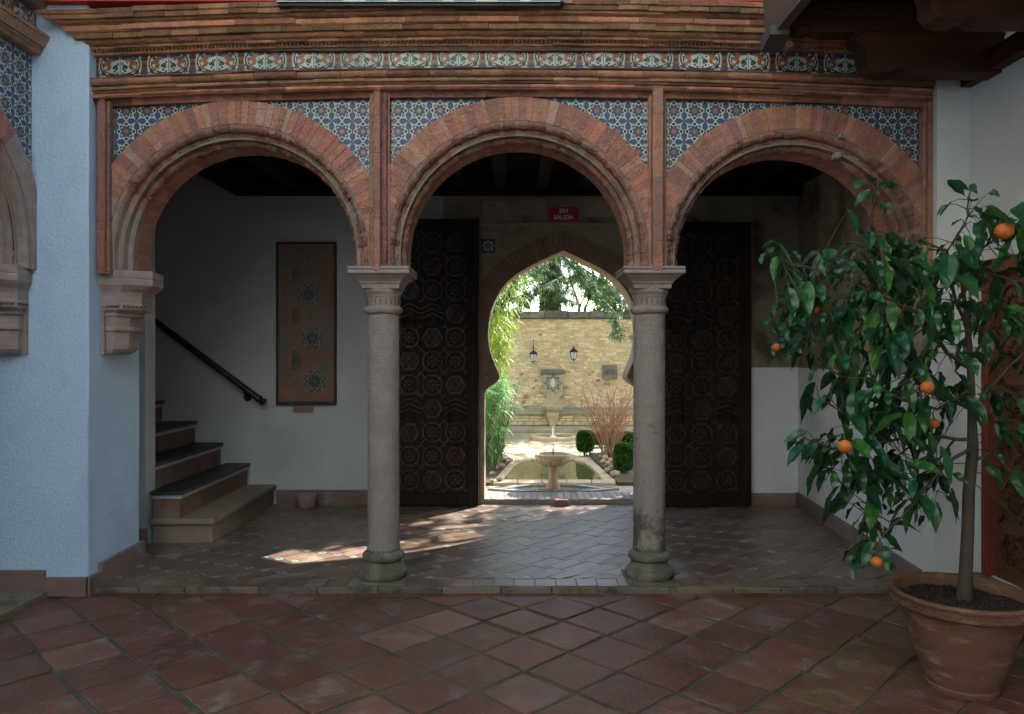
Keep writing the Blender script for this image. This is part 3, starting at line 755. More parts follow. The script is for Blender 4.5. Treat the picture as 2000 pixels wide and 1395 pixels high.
# voussoirs round the arch
mb = MB(); arcp = outl[6:-6]; cxm = dpt(0, 640)
n = len(arcp)
def off(k, o):
    x, z = arcp[k]; d = Vector((x-cxm[0], z-cxm[1])); d.normalize(); return (x+d.x*o, z+d.y*o)
dense = []
for k in range(n-1):
    for j in range(3): dense.append(k+j/3)
def offf(t, o):
    k = min(int(t), n-2); f = t-k; a, b = off(k, o), off(k+1, o); return (a[0]+(b[0]-a[0])*f, a[1]+(b[1]-a[1])*f)
for a, b in zip(dense, dense[1:]):
    w_ = .21; c = jit(.12)
    p = [offf(a+.02, .0), offf(a+.02, w_), offf(b-.02, w_), offf(b-.02, 0)]
    mb.prism_y(p, YW-.03, YW+.01, 0, c)
mb.build("arch_band", M("doorway_arch_brick", (.25,.165,.11), (.18,.115,.075), 10, .9, .5, 60), bw)
mb = MB()      # alfiz frame, stone blocks, tile inset
for (a, b, c_, d_) in ((905,940,386,424),(946,990,392,414),(1006,1066,388,420),(1140,1200,390,424),(1210,1270,395,430),(940,976,452,500),(1245,1280,452,500)):
    x0, z1 = P(a, c_, YW); x1, z0 = P(b, d_, YW); mb.box(x0, x1, YW-.014-R.random()*.01, YW+.01, z0, z1, 0, jit(.2))
x0, z1 = P(876, 436, YW); x1, z0 = P(1330, 444, YW); mb.box(x0, x1, YW-.03, YW, z0, z1)
x0, z1 = P(936, 444, YW); x1, z0 = P(943, 985, YW); mb.box(x0, x1, YW-.012, YW, 0, z1, 0, (.8,.8,.8))
for k in range(2):
    a = 985 + k*215; xx0, zz = P(a, 384, YW); xx1, zz1 = P(a+30, 436, YW)
    mb.prism_y([(xx0, zz), (xx0+.03, zz), (xx1+.03, zz1), (xx1, zz1)], YW-.018, YW)
mb.build("stone_block", M("block_stone", (.40,.32,.235), (.29,.23,.165), 8, .9, .5, 50), bw, bevel=.006)
mb = MB(); xx, zz = P(954, 482, YW); mb.box(xx-.07, xx+.07, YW-.05, YW-.02, zz-.07, zz+.07, 1, (.6,.6,.6))
motif(mb, xx, zz, .12, YW-.052, False)
mb.build("tile_inset", TILES, bw)
# side parts of the back wall
mb = MB(); mb.box(-5.2, XW0, YW+.003, YW+TH, -.1, 5.5)
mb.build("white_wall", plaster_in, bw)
zd = PZ(718, YW); xr = PX(1563, YW)
mb = MB(); mb.box(XW1, xr+.3, YW+.004, YW+TH, zd, 3.6); mb.box(XW0, XW1, YW+.003, YW+TH, 3.38, 5.5)
mb.build("stained_wall", stucco, bw)
mb = MB(); mb.box(PX(1440, YW), xr+.3, YW-.012, YW+TH-.01, -.1, zd); mb.build("dado", plaster_r, bw)
mb = MB(); mb.box(PX(541, YW), PX(790, YW), YW-.03, YW+.01, -.01, PZ(957, YW), 0, (.8,.8,.8)); mb.box(PX(1440, YW), xr+.02, YW-.04, YW, -.01, PZ(963, YW)); mb.build("skirting", skirt, bw, bevel=.004)
mb = MB(); x = PX(944, YW)
while x < PX(1256, YW):
    mb.box(x+.002, x+.068, YW, YW+TH+.06, .02, PZ(975, YW)+R.uniform(-.003, .003), 0, jit(.25)); x += .07
mb.box(PX(944, YW), PX(1256, YW), YW-.002, YW+TH+.05, -.01, PZ(976.5, YW))
mb.build("threshold", M("threshold_brick", (.30,.26,.22), (.20,.17,.14), 9, .6, .6, 60), bw, bevel=.004)
mb = MB(); x0, _ = P(1083, 980, YW-.06); x1, _ = P(1110, 980, YW-.06); mb.box(x0, x1, YW-.11, YW-.01, 0, .065)
tag(mb.build("brick_block", M("block_brick", (.22,.12,.09), (.16,.09,.07), 9, .85, .6, 60), bevel=.008), "small brown block on the floor against the doorway threshold", "block")

# room ceiling (dark boards and beams) left free over the stairs
mb = MB(); ZCE = PZ(383, YW); XC = PX(480, YW)
mb.box(XC, 2.83, YB-.02, YW+.1, ZCE+.22, ZCE+.30); mb.box(2.83, 3.4, 5.95, YW+.1, ZCE+.22, ZCE+.30)
x = XC+.04
while x < 3.3: mb.box(x, x+.12, YB if x < 2.7 else 6.2, YW+.02, ZCE+.06, ZCE+.219); x += .42
mb.box(XC-.01, 3.3, YW-.12, YW+.01, ZCE, ZCE+.25); mb.box(XC-.1, XC, YB, YW+.02, ZCE, ZCE+.7)
tag(mb.build("ceiling", wood_blk), kind="structure")

# right inner wall and right pier
rp = empty("plaster_wall", (2.8, 5, 0), "white plaster right hand wall behind the potted orange tree, stained brown above its dado", "wall")
xb_, yb_ = xr, YW
mb = MB()
mb.prism_z([(2.93, YW), (2.69, 4.97), (2.775, 4.95), (3.6, 4.948), (3.6, YW)], -.05, zd)
mb.prism_z([(2.785, 4.951), (2.83, 5.45), (3.6, 5.45), (3.6, 4.949)], zd-.01, 4.0)
mb.build("wall", plaster_r, rp)
mb = MB(); mb.prism_z([(2.945, YW), (2.765, 5.40), (2.765, 5.06), (2.82, 5.06), (2.86, 5.46), (3.58, 5.47), (3.58, YW)], zd, 3.7)
mb.build("stained_wall", stucco, rp)
mb = MB()
mb.prism_z([(2.93, YW-.03), (2.90, YW-.03), (2.655, 4.955), (2.69, 4.95)], -.01, .13, 0, (.95,.95,.95))
mb.prism_z([(2.655, 4.955), (2.64, 4.93), (2.995, 4.925), (3.0, 4.95)], ZC, .11)
mb.build("skirting", skirt, rp, bevel=.004)
mb = MB(); mb.box(3.0, 3.3, -6, 4.947, 2.14, 3.42); mb.box(3.0, 3.3, 4.82, 4.947, -.1, 2.14); mb.box(3.0, 3.3, -6, 3.2, -.1, 2.14); mb.box(3.02, 3.3, 3.2, 4.82, -.1, .15); mb.build("gallery_wall", plaster_r, rp)
mb = MB(); mb.box(2.93, 3.02, 3.1, 4.86, ZC, .145); mb.build("door_step", stone_st0, rp, bevel=.01)
# upper building on the right
mb = MB(); mb.box(3.005, 9, -6, Y0-.17, 3.57, 9.0); tag(mb.build("side_building", plaster_c), "plastered wall standing above the wooden gallery at the right", "building")

# ------------------------------------------------------------------ wooden gallery
wg = empty("wooden_gallery", (2.5, 4, 3.3), "dark red brown timber gallery with carved joist ends overhanging the right side", "gallery")
mb = MB(); mb.box(1.68, 3.5, -4, Y0-.165, 3.74, 3.79)
x = 1.72
while x < 3.4: mb.box(x, x+.16, -4, Y0-.17, 3.715, 3.738, 0, jit(.2)); x += .18
mb.build("floor_boards", wood_red, wg)
mb = MB(); mb.mesh([(1.62,-4,3.53),(1.68,-4,3.53),(1.68,4.82,3.53),(1.62,4.82,3.53),(1.60,-4,3.86),(1.68,-4,3.86),(1.68,4.82,3.86),(1.60,4.82,3.86)], [(0,3,2,1),(4,5,6,7),(0,1,5,4),(1,2,6,5),(2,3,7,6),(3,0,4,7)])
mb.build("fascia", M("weathered_fascia", (.13,.09,.075), (.09,.06,.05), 8, .8, .4, 40, stretch=(1,.2,1)), wg)
for k, y in enumerate((4.70, 3.98, 3.25, 2.5)):
    mb = MB()     # carved lower joist: outline in X-Z
    xe = 2.17
    o = [(3.02, 3.27), (3.02, 3.51), (xe-.05, 3.51), (xe-.06, 3.475), (xe-.02, 3.45), (xe, 3.40), (xe+.0, 3.34), (xe+.03, 3.30), (xe+.09, 3.275), (xe+.16, 3.275), (xe+.19, 3.295), (xe+.22, 3.30), (xe+.25, 3.275)]
    mb.prism_y(o, y-.075, y+.075)
    mb.prism_y([(3.02,3.49),(3.02,3.515),(xe-.075,3.515),(xe-.055,3.49)], y-.09, y+.09)
    mb.build("lower_joist", wood_red, wg, bevel=.008)
    mb = MB(); xe = 1.69
    o = [(3.02, 3.52), (3.02, 3.71), (xe, 3.71), (xe, 3.60), (xe+.03, 3.56), (xe+.08, 3.535), (xe+.14, 3.535), (xe+.17, 3.55), (xe+.22, 3.525)]
    mb.prism_y(o, y-.07, y+.07); mb.build("upper_joist", wood_red, wg, bevel=.008)
mb = MB()
mb.box(2.93, 3.01, -4, 4.94, 3.285, 3.42)
mb.build("wall_plate", wood_red, wg, bevel=.006)
mb = MB(); mb.mesh([(1.58,4.62,3.50),(1.70,4.62,3.50),(1.70,4.80,3.46),(1.58,4.80,3.46),(1.58,4.62,3.56),(1.70,4.62,3.56),(1.70,4.80,3.56),(1.58,4.80,3.56)], [(0,3,2,1),(4,5,6,7),(0,1,5,4),(1,2,6,5),(2,3,7,6),(3,0,4,7)])
mb.tube([(1.73,4.70,3.475),(1.73,4.76,3.47)], .022, 12, 0, (3,1.5,1.2))
mb.build("bracket", M("zinc_bracket", (.10,.09,.09), (.07,.06,.06), 9, .7, .2, 60), wg)

# ------------------------------------------------------------------ right carved door
rd = empty("carved_side_door", (3.03, 4.0, .15), "orange brown carved wooden door in a red frame at the right edge", "door")
def stars(mb, x0, x1, z0, z1, c, fn, mi=0, h=.012):
    # geometric laceria relief: bars of octagons and crosses; fn maps (u,v,depth)
    nx = max(1, round((x1-x0)/c)); cz_ = c; nz_ = max(1, round((z1-z0)/c)); cx_ = (x1-x0)/nx; cz_ = (z1-z0)/nz_
    def bar(a, b, w_=.008, hh=h):
        d = Vector((b[0]-a[0], b[1]-a[1])); 
        if d.length < 1e-5: return
        n_ = Vector((-d.y, d.x)).normalized()*w_
        q = [(a[0]-n_.x, a[1]-n_.y), (b[0]-n_.x, b[1]-n_.y), (b[0]+n_.x, b[1]+n_.y), (a[0]+n_.x, a[1]+n_.y)]
        mb.loft([[fn(u, v, -.001) for u, v in q], [fn(u, v, hh) for u, v in q]], mi, jit(.55, .15))
    for i in range(nx):
        for j in range(nz_):
            cx, cy = x0+(i+.5)*cx_, z0+(j+.5)*cz_
            r = min(cx_, cz_)*.44
            if (i+2*j) % 3 == 1:
                for a_ in range(6):
                    p_ = lambda k, rr: (cx+rr*math.cos(k*PI/3), cy+rr*math.sin(k*PI/3))
                    bar(p_(a_, r*.95), p_(a_+1, r*.95)); bar(p_(a_, r*.95), p_(a_+2, r*.95), .0045, h*.7)
                    bar(p_(a_+.5, r*.30), p_(a_+1.5, r*.30), .006)
                for s1 in (-1, 1): bar((cx+s1*r*.9, cy-r), (cx+s1*cx_*.5, cy-cz_*.5), .006); bar((cx+s1*r*.9, cy+r), (cx+s1*cx_*.5, cy+cz_*.5), .006)
                continue
            if j % 4 == 3:
                for t_ in (-.5, 0, .5):
                    bar((cx-cx_*.5, cy+t_*r), (cx, cy+(t_+.5)*r), .007); bar((cx, cy+(t_+.5)*r), (cx+cx_*.5, cy+t_*r), .007); bar((cx-cx_*.25, cy-r), (cx-cx_*.25, cy+r), .005, h*.6); bar((cx+cx_*.25, cy-r), (cx+cx_*.25, cy+r), .005, h*.6)
                continue
            pt = lambda k, rr: (cx+rr*math.cos(PI/8+k*PI/4), cy+rr*math.sin(PI/8+k*PI/4))
            for k in range(8): bar(pt(k, r), pt(k+1, r))
            for k in range(8):
                a = k*PI/4
                bar((cx+r*.62*math.cos(a), cy+r*.62*math.sin(a)), (cx+r*.34*math.cos(a+PI/8), cy+r*.34*math.sin(a+PI/8)), .005)
                bar((cx+r*.62*math.cos(a), cy+r*.62*math.sin(a)), (cx+r*.34*math.cos(a-PI/8), cy+r*.34*math.sin(a-PI/8)), .005)
            st = [fn(cx+r*.24*(1 if k % 2 else .55)*math.cos(k*PI/8), cy+r*.24*(1 if k % 2 else .55)*math.sin(k*PI/8), h*.8) for k in range(16)]
            mb.face(st, mi)
            for s1 in (-1, 1):
                for s2 in (-1, 1): bar((cx+s1*r*.72, cy+s2*r*.72), (cx+s1*cx_*.5, cy+s2*cz_*.5), .009)
fnR = lambda u, v, d: (3.44-d-.03, u, v)
mb = MB(); mb.box(3.035, 3.08, 3.2, 4.75, .15, 2.045); mb.build("leaf", wood_door, rd)
fn2 = lambda u, v, d: (3.035-d, u, v)
mb = MB(); stars(mb, 3.25, 4.70, .2, 2.0, .30, fn2, 0, .016)
mb.build("lattice_relief", M("door_relief_wood", (.15,.060,.028), (.09,.036,.018), 12, .6, .4, 50), rd)
mb = MB(); mb.box(2.985, 3.08, 4.75, 4.81, .15, 2.13); mb.box(2.985, 3.08, 3.2, 4.7495, 2.05, 2.13); mb.build("frame", M("red_door_frame", (.24,.055,.03), (.17,.04,.024), 8, .7, .4, 50), rd, bevel=.006)

# ------------------------------------------------------------------ open door leaves
def leaf(pa, pb, py0, py1, Y, label):
    x0, z1 = P(pa, py0, Y); x1, z0 = P(pb, py1, Y); z0 = .012
    t = empty("carved_door_leaf", ((x0+x1)/2, Y, 0), label, "door", "open leaves of the doorway")
    mb = MB(); mb.box(x0, x1, Y, Y+.07, z0, z1); mb.build("board", wood_dark, t, bevel=.004)
    fn = lambda u, v, d: (u, Y-d, v)
    mb = MB(); stars(mb, x0+.06, x1-.12, z0+.14, z1-.12, .24, fn, 0, .022)
    zz_ = z0+.06
    while zz_ < z1-.05:
        for xx_ in (x0+.028, x1-.055):
            a_, b_ = xx_+R.uniform(-.003,.003), zz_+R.uniform(-.004,.004)
            mb.loft([[(a_+.009*math.cos(q_*PI/4), Y-.0145, b_+.009*math.sin(q_*PI/4)) for q_ in range(8)], [(a_+.004*math.cos(q_*PI/4), Y-.021, b_+.004*math.sin(q_*PI/4)) for q_ in range(8)]])
        zz_ += .12
    mb.build("lattice_relief", M("door_lattice", (.085,.043,.023), (.026,.014,.009), 6, .42, .4, 60, spec=.35), t)
    mb = MB()
    mb.box(x0, x0+.055, Y-.014, Y-.0005, z0, z1); mb.box(x1-.11, x1, Y-.014, Y-.0005, z0, z1)
    for zz in (z0, z0+(z1-z0)*.36, z0+(z1-z0)*.62, z1-.11): mb.box(x0+.056, x1-.111, Y-.013, Y-.0005, zz, zz+(.12 if zz == z0 else .05 if zz < z1-.2 else .11))
    mb.build("rail", wood_dark, t, bevel=.003)
    return t
leaf(766, 935, 428, 988, YW-.12, "dark carved door leaf folded back beside the first column, nearer the stairs")
leaf(1284, 1467, 434, 992, YW-.15, "dark carved door leaf folded back beside the white dado on the doorway's far side")

# exit sign with lettering
x0, z1 = P(1070, 404, YW-.03); x1, z0 = P(1131, 434, YW-.03)
sg = empty("exit_sign", ((x0+x1)/2, YW-.03, z0), "small red sign reading SIN SALIDA above the horseshoe doorway", "sign")
mb = MB(); mb.box(x0, x1, YW-.045, YW-.02, z0, z1); mb.build("panel", sign_red, sg)
mb = MB(); f = .004
for a, b, c_, d_ in ((x0,x1,z1-f,z1),(x0,x1,z0,z0+f),(x0,x0+f,z0+f,z1-f),(x1-f,x1,z0+f,z1-f)): mb.box(a, b, YW-.047, YW-.0455, c_, d_)
mb.build("border", M("sign_border", (.35,.5,.42), None, 5, .5, 0), sg)
def text(body, size, loc, rotx, mat, parent, name):
    cu = bpy.data.curves.new(name, 'FONT'); cu.body = body; cu.size = size; cu.align_x = 'CENTER'; cu.align_y = 'CENTER'; cu.extrude = .001; cu.offset = size*.02
    tmp = bpy.data.objects.new("tmp", cu); col.objects.link(tmp); bpy.context.view_layer.update()
    me = bpy.data.meshes.new_from_object(tmp); bpy.data.objects.remove(tmp)
    me.materials.clear(); me.materials.append(mat)
    a = me.color_attributes.new("col", 'FLOAT_COLOR', 'CORNER'); a.data.foreach_set("color", [1.0]*4*len(me.loops))
    o = bpy.data.objects.new(name, me); col.objects.link(o); o.rotation_euler = (PI/2, 0, 0)
    o.parent = parent; o.location = Vector(loc)-wloc(parent) if parent else loc
    return o
text("SIN", .062, ((x0+x1)/2, YW-.047, z0+(z1-z0)*.70), 0, sign_w, sg, "lettering")
text("SALIDA", .062, ((x0+x1)/2, YW-.047, z0+(z1-z0)*.29), 0, sign_w, sg, "lettering")

# ------------------------------------------------------------------ stairs
st = empty("staircase", (-3, 6.9, 0), "stone and brick stairs rising leftward along the back wall behind the first arch", "stairs")
ZT_ = [.205, .425, .635, .855, 1.065, 1.28, 1.5]
XT_ = [PX(540, YW), PX(489, YW), PX(437, YW), PX(387, YW), PX(322, YW), PX(322, YW)-.27, PX(322, YW)-.54]
stone_st = M("step_stone", (.30,.225,.17), (.24,.18,.135), 6, .8, .5, 60)
riser_m = M("riser_brick", (.24,.13,.095), (.18,.095,.07), 6, .8, .4, 60, third=(.22,.17,.13), tscale=4, tlo=.5, thi=.62)
for k in range(7):
    z1 = ZT_[k]; z0 = 0 if k == 0 else ZT_[k-1]; xr_ = XT_[k]; yf = 6.14 if k < 2 else 6.26; xl_ = -2.94 if k < 2 else -5.2
    if k == 0:
        mb = MB(); mb.box(-2.94, xr_-.03, 6.17, YW, -.02, z1-.045); o = mb.build("step", stone_st, st, bevel=.006)
        mb = MB(); mb.box(-2.95, xr_, 6.13, YW, z1-.05, z1); mb.build("tread", stone_st, o, bevel=.012)
    else:
        mb = MB(); mb.box(xl_, xr_-.03, yf+.03, YW, z0-.02, z1-.06); 
        if k < 2: mb.box(-5.2, xl_+.001, 6.27, YW, -.01, z1-.06)
        o = mb.build("step", riser_m, st, bevel=.004)
        mb = MB(); mb.box(xl_, xr_-.012, yf+.012, YW, z1-.062, z1-.032)
        if k < 3:
            x = xl_
            while x < xr_-.03: mb.box(x, x+.03, yf+.008, yf+.013, z1-.060, z1-.036, 0, (.8,.85,.95)); x += .05
        mb.build("tile_edge", ledge_w, o)
        mb = MB(); mb.box(xl_, xr_, yf, YW, z1-.033, z1); mb.build("tread", tread_m, o, bevel=.006)
sw = MB(); sw.box(-5.2, -2.955, 6.08, 6.255, -.01, 5.5); 
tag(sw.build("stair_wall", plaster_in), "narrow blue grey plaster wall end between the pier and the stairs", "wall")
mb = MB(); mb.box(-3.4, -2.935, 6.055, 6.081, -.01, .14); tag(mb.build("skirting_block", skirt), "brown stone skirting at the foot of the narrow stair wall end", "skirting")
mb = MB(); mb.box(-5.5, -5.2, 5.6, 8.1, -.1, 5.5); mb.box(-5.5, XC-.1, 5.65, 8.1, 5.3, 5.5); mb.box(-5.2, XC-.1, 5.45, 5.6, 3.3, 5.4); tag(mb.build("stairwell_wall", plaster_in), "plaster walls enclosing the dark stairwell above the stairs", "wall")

hr = empty("handrail", (PX(515, YW-.08), YW-.08, 0), "black handrail sloping down the white wall beside the stairs", "handrail")
Yh = YW-.10
pa = (*P(290, 618, Yh),); pb = (*P(508, 781, Yh),)
mb = MB(); mb.tube([(pa[0], Yh, pa[1]), (pb[0], Yh, pb[1])], .032, 12); mb.build("rail", black, hr, smooth=True)
dx, dz = pb[0]-pa[0], pb[1]-pa[1]; l_ = math.hypot(dx, dz); ux, uz = dx/l_, dz/l_
mb = MB(); q = lambda t: (pb[0]+ux*t, Yh, pb[1]+uz*t)
mb.tube([q(-.03), q(-.02), q(.0), q(.012), q(.03), q(.05), q(.06)], [.036,.040,.036,.026,.040,.044,.02], 14); mb.build("end_knob", black, hr, smooth=True)
mb = MB(); bx, bz = P(478, 775, Yh)
mb.tube([(bx, YW, bz-.01), (bx, Yh+.01, bz-.01), (bx, Yh, bz+.05)], .014, 8)
for k in range(8): a = k*PI/4; mb.lathe(bx+.028*math.cos(a), YW-.02, [(.001, bz-.01+.028*math.sin(a)-.02), (.02, bz-.01+.028*math.sin(a)), (.001, bz-.01+.028*math.sin(a)+.02)], 8)
mb.build("bracket", black, hr)

# ------------------------------------------------------------------ framed panel
x0, z1 = P(540, 473, YW-.02); x1, z0 = P(657, 791, YW-.02)
fp = empty("framed_tile_panel", ((x0+x1)/2, YW-.02, z0), "tall narrow framed panel of worn plaster with inlaid tile medallions", "panel")
mb = MB(); Yp = YW-.025
mb.box(x0+.01, x1-.01, Yp, YW, z0+.01, z1-.01); mb.build("panel", plasterB, fp)
mb = MB(); f = .022
for a, b, c_, d_ in ((x0,x1,z1-f,z1),(x0,x1,z0,z0+f*1.6),(x0,x0+f,z0+f*1.6,z1-f),(x1-f,x1,z0+f*1.6,z1-f)): mb.box(a, b, Yp-.02, YW-.002, c_, d_)
mb.build("frame", M("panel_frame", (.045,.042,.033), (.03,.028,.02), 10, .6, .3, 60), fp, bevel=.003)
ylay = Yp-.002
MED = [M("dull_blue_glaze", (.02,.035,.06), (.03,.05,.08), 20, .4, 0), t_black, M("dull_ivory_glaze", (.24,.21,.15), (.18,.16,.11), 20, .4, 0), M("dull_ochre_glaze", (.13,.08,.04), None, 20, .4, 0), t_green]
def med(px, py, r, half=0):
    mb = MB(); x, z = P(px, py, Yp); n = 20
    pts = [(x+r*math.cos(a), ylay, z+r*math.sin(a)) for a in [2*PI*k/n for k in range(n)] if not (half and math.cos(a) < -.1)]
    mb.face(pts[::-1] if not half else [(x, ylay, z+r*math.sin(a_)) if False else p for a_, p in zip(range(99), sorted(pts, key=lambda p: math.atan2(p[2]-z, p[0]-x)))], 1)
    if half: 
        for k in range(5):
            a = -PI*.45+PI*.9*k/5; b = a+PI*.18
            mb.face([(x+rr*math.cos(t), ylay-.002, z+rr*math.sin(t)) for t, rr in ((a, r*.75), (b, r*.75), (b, r*.9), (a, r*.9))], 2, (.8,.75,.6))
            mb.face([(x+rr*math.cos(t), ylay-.002, z+rr*math.sin(t)) for t, rr in ((a, r*.35), (b, r*.6), (b, r*.7), (a, r*.45))], 2, (.8,.75,.6))
    else: motif(mb, x, z, r*2.05, ylay-.001, False)
    mb.build("medallion", MED, fp)
for px, py, r in ((603, 576, .105), (610, 661, .108), (615, 745, .112)): med(px, py, r)
for px, py, r in ((571, 534, .08), (571, 619, .09), (571, 704, .10)): med(px, py, r, 1)
for px, py in ((557,522),(557,575),(557,627),(557,680),(557,733),(600,532),(607,617),(611,702),(574,748),(600,506),(561,492),(626,530)):
    x, z = P(px, py, Yp); mb = MB()
    for k in range(4):
        a = PI/4+k*PI/2 if px < 590 else k*PI/2+.3
        mb.face([(x+.028*math.cos(a), ylay-.001, z+.028*math.sin(a)), (x+.01*math.cos(a+.8), ylay-.001, z+.01*math.sin(a+.8)), (x, ylay-.001, z), (x+.01*math.cos(a-.8), ylay-.001, z+.01*math.sin(a-.8))], 1 if k % 2 else 2, (.7,.7,.6))
    mb.build("star_inlay", MED, fp)
x0, z1 = P(573, 794, YW); x1, z0 = P(612, 806, YW)
mb = MB(); mb.box(x0, x1, YW-.012, YW+.002, z0, z1)
for k in range(3): mb.box(x0+.012, x1-.012-.02*k, YW-.0135, YW-.0122, z1-.018-k*.014, z1-.014-k*.014, 0, (.5,.45,.45))
tag(mb.build("caption_plate", M("caption_plate_paint", (.30,.17,.13), (.27,.15,.12), 8, .6, .1, 60)), "small brownish plate on the wall under the framed panel", "plate")
x, z = P(386, 607, YW); mb = MB(); mb.box(x-.04, x+.04, YW-.012, YW+.002, z-.04, z+.04); mb.box(x-.026, x+.026, YW-.018, YW-.0125, z-.03, z+.03); mb.box(x-.026, x+.026, YW-.019, YW-.0182, z-.002, z+.002, 0, (.6,.6,.6))
tag(mb.build("light_switch", plaster_in, bevel=.003), "square white light switch on the wall above the handrail", "switch")
x, _ = P(598, 985, 7.58); mb = MB()
mb.lathe(x, 7.58, [(.075,.0),(.092,.02),(.102,.10),(.106,.125),(.10,.135),(.085,.13),(.075,.09),(.01,.085)], 20, wob=.02)
tag(mb.build("stone_bowl", stone_st, smooth=True), "small round stone mortar on the floor under the framed panel", "bowl")
# small fittings on the right arch
for (px, py, w_) in ((1643, 265, .016),):
    x, z = P(px, py, Y0-.03); mb = MB(); mb.box(x-w_, x+w_, Y0-.05, Y0-.012, z-w_*.8, z+w_*.8); mb.tube([(x, Y0-.055, z), (x, Y0-.05, z)], .006, 8, 0, (.2,.2,.2))
    tag(mb.build("junction_box", granite, bevel=.002), "tiny pale square box fixed on the right arch's face bricks", "box")
x, z = P(1634, 305, Y0+.05); mb = MB(); mb.box(x-.022, x+.018, Y0+.02, Y0+.08, z-.02, z+.02); tag(mb.build("wall_fitting", M("grey_plastic", (.36,.32,.27), None, 20, .6, .3, 80), bevel=.004), "pale weathered box lodged in the right arch's mouldings", "box")

# ------------------------------------------------------------------ pot and orange tree
PXc, PYc = 2.137, 3.59
pot = empty("terracotta_pot", (PXc, PYc, ZC), "large weathered terracotta pot with a decorated rim at the lower right", "pot")
mb = MB()
zz = ZC; prof = [(.148, zz), (.155, zz+.012), (.158, zz+.03), (.152, zz+.036), (.165, zz+.06), (.195, zz+.15), (.225, zz+.25), (.255, zz+.345), (.275, zz+.40)]
mb.lathe(PXc, PYc, prof, 64, wob=.003); mb.build("body", pot_m, pot, smooth=True)
mb = MB(); prof = [(.27, zz+.385), (.292, zz+.392), (.300, zz+.40), (.302, zz+.432), (.309, zz+.440), (.314, zz+.452), (.309, zz+.462), (.296, zz+.464), (.285, zz+.458), (.278, zz+.42), (.272, zz+.39)]
mb.lathe(PXc, PYc, prof, 72, wob=.002)
for k in range(96):
    a = 2*PI*k/96; r_ = .302
    for dz, s_ in ((.409, .0055), (.423, .0055)):
        if (k % 2) and dz < .41: s_ *= .6
        cx, cy = PXc+r_*math.cos(a), PYc+r_*math.sin(a)
        mb.lathe(cx, cy, [(.001, zz+dz-s_), (s_*.9, zz+dz-s_*.3), (s_*.9, zz+dz+s_*.3), (.001, zz+dz+s_)], 6, 0, jit(.15))
mb.build("rim", pot_m, pot, smooth=True)
mb = MB(); n = 26
pts = {}
rings = []
for i in range(1, 11):
    r_ = .276*i/10; rings.append([(PXc+r_*math.cos(2*PI*k/40), PYc+r_*math.sin(2*PI*k/40), zz+.405+R.uniform(-.006,.006)+.02*math.exp(-((i/3)**2))) for k in range(40)])
mb.loft(rings)
for k in range(900):
    a = R.uniform(0, 2*PI); r_ = .27*math.sqrt(R.random()); s_ = R.uniform(.003, .008); cx, cy, cz = PXc+r_*math.cos(a), PYc+r_*math.sin(a), zz+.408+R.uniform(0,.006)
    v = [(cx+R.uniform(-s_,s_), cy+R.uniform(-s_,s_), cz+R.uniform(-s_,s_)*.7) for _ in range(4)]
    c = R.choice(((1,1,1),(2.5,2.3,2),(5,4.4,3.6),(.6,.6,.6))); mb.mesh(v, [(0,1,2),(0,2,3),(0,3,1),(1,3,2)], 0, c)
mb.build("soil", soil_m, pot)

tree = empty("orange_tree", (PXc+.02, PYc, .36), "young orange tree with glossy drooping leaves and ripe fruit growing in the terracotta pot", "tree")
def T3(px, py, dy=0): 
    Y = PYc+dy; x, z = P(px, py, Y); return Vector((x, Y, z))
mb = MB()
trunk = [T3(1884,1172), T3(1886,1120,.0), T3(1890,1040), T3(1892,960,.01), T3(1900,880,.02), T3(1898,800,.01), T3(1895,700), T3(1888,620,-.02), T3(1878,545,-.03)]
mb.tube(trunk, [.036,.029,.027,.026,.025,.018,.015,.012,.008], 12)
BR = [([(1899,860,.02),(1865,858,0),(1800,850,-.03),(1730,862,-.08),(1660,880,-.1),(1600,880,-.12)], .010),
      ([(1898,800,.01),(1860,780,.05),(1800,720,.1),(1740,640,.12),(1700,560,.12),(1690,480,.1),(1706,400,.08),(1712,365,.08)], .012),
      ([(1896,720,0),(1850,690,-.06),(1790,610,-.1),(1720,580,-.12),(1640,545,-.12),(1570,520,-.1),(1510,522,-.1)], .011),
      ([(1890,650,0),(1860,560,.03),(1850,490,.04),(1885,440,.03),(1892,390,.03),(1893,362,.03)], .009),
      ([(1878,545,-.03),(1900,500,-.03),(1940,470,-.03),(1975,450,-.03),(2010,440,0)], .008),
      ([(1900,870,.02),(1850,905,-.1),(1810,950,-.16),(1770,1000,-.2),(1730,1040,-.2),(1705,1075,-.2)], .009),
      ([(1892,960,.01),(1905,900,.08),(1960,870,.12),(2030,850,.15)], .009),
      ([(1898,800,.01),(1940,750,-.05),(1990,700,-.08),(2040,640,-.1)], .010),
      ([(1897,760,0),(1830,800,-.12),(1760,780,-.18),(1690,740,-.2),(1640,735,-.2)], .008),
      ([(1740,640,.12),(1660,620,.14),(1590,640,.12),(1545,640,.1),(1515,650,.1)], .007),
      ([(1865,858,0),(1830,900,.1),(1800,930,.12),(1830,960,.1)], .006),
      ([(1800,850,-.03),(1740,900,.0),(1700,950,.05),(1690,1000,.06)], .006),
      ([(1730,862,-.08),(1680,830,-.1),(1620,790,-.1),(1590,780,-.1)], .006),
      ([(1895,700,0),(1940,640,.1),(1960,560,.12),(1990,520,.1)], .008)]
branch_pts = []
for pl, r0 in BR:
    pts = [T3(*p) for p in pl]; sm = []
    for a, b in zip(pts, pts[1:]):
        for k in range(3): sm.append(a.lerp(b, k/3)+Vector((R.uniform(-.006,.006), R.uniform(-.006,.006), R.uniform(-.006,.006))) if k else a)
    sm.append(pts[-1]); mb.tube(sm, [r0*(1-.72*k/(len(sm)-1)) for k in range(len(sm))], 7); branch_pts += sm[1:]
mb.build("trunk", bark, tree, smooth=True)
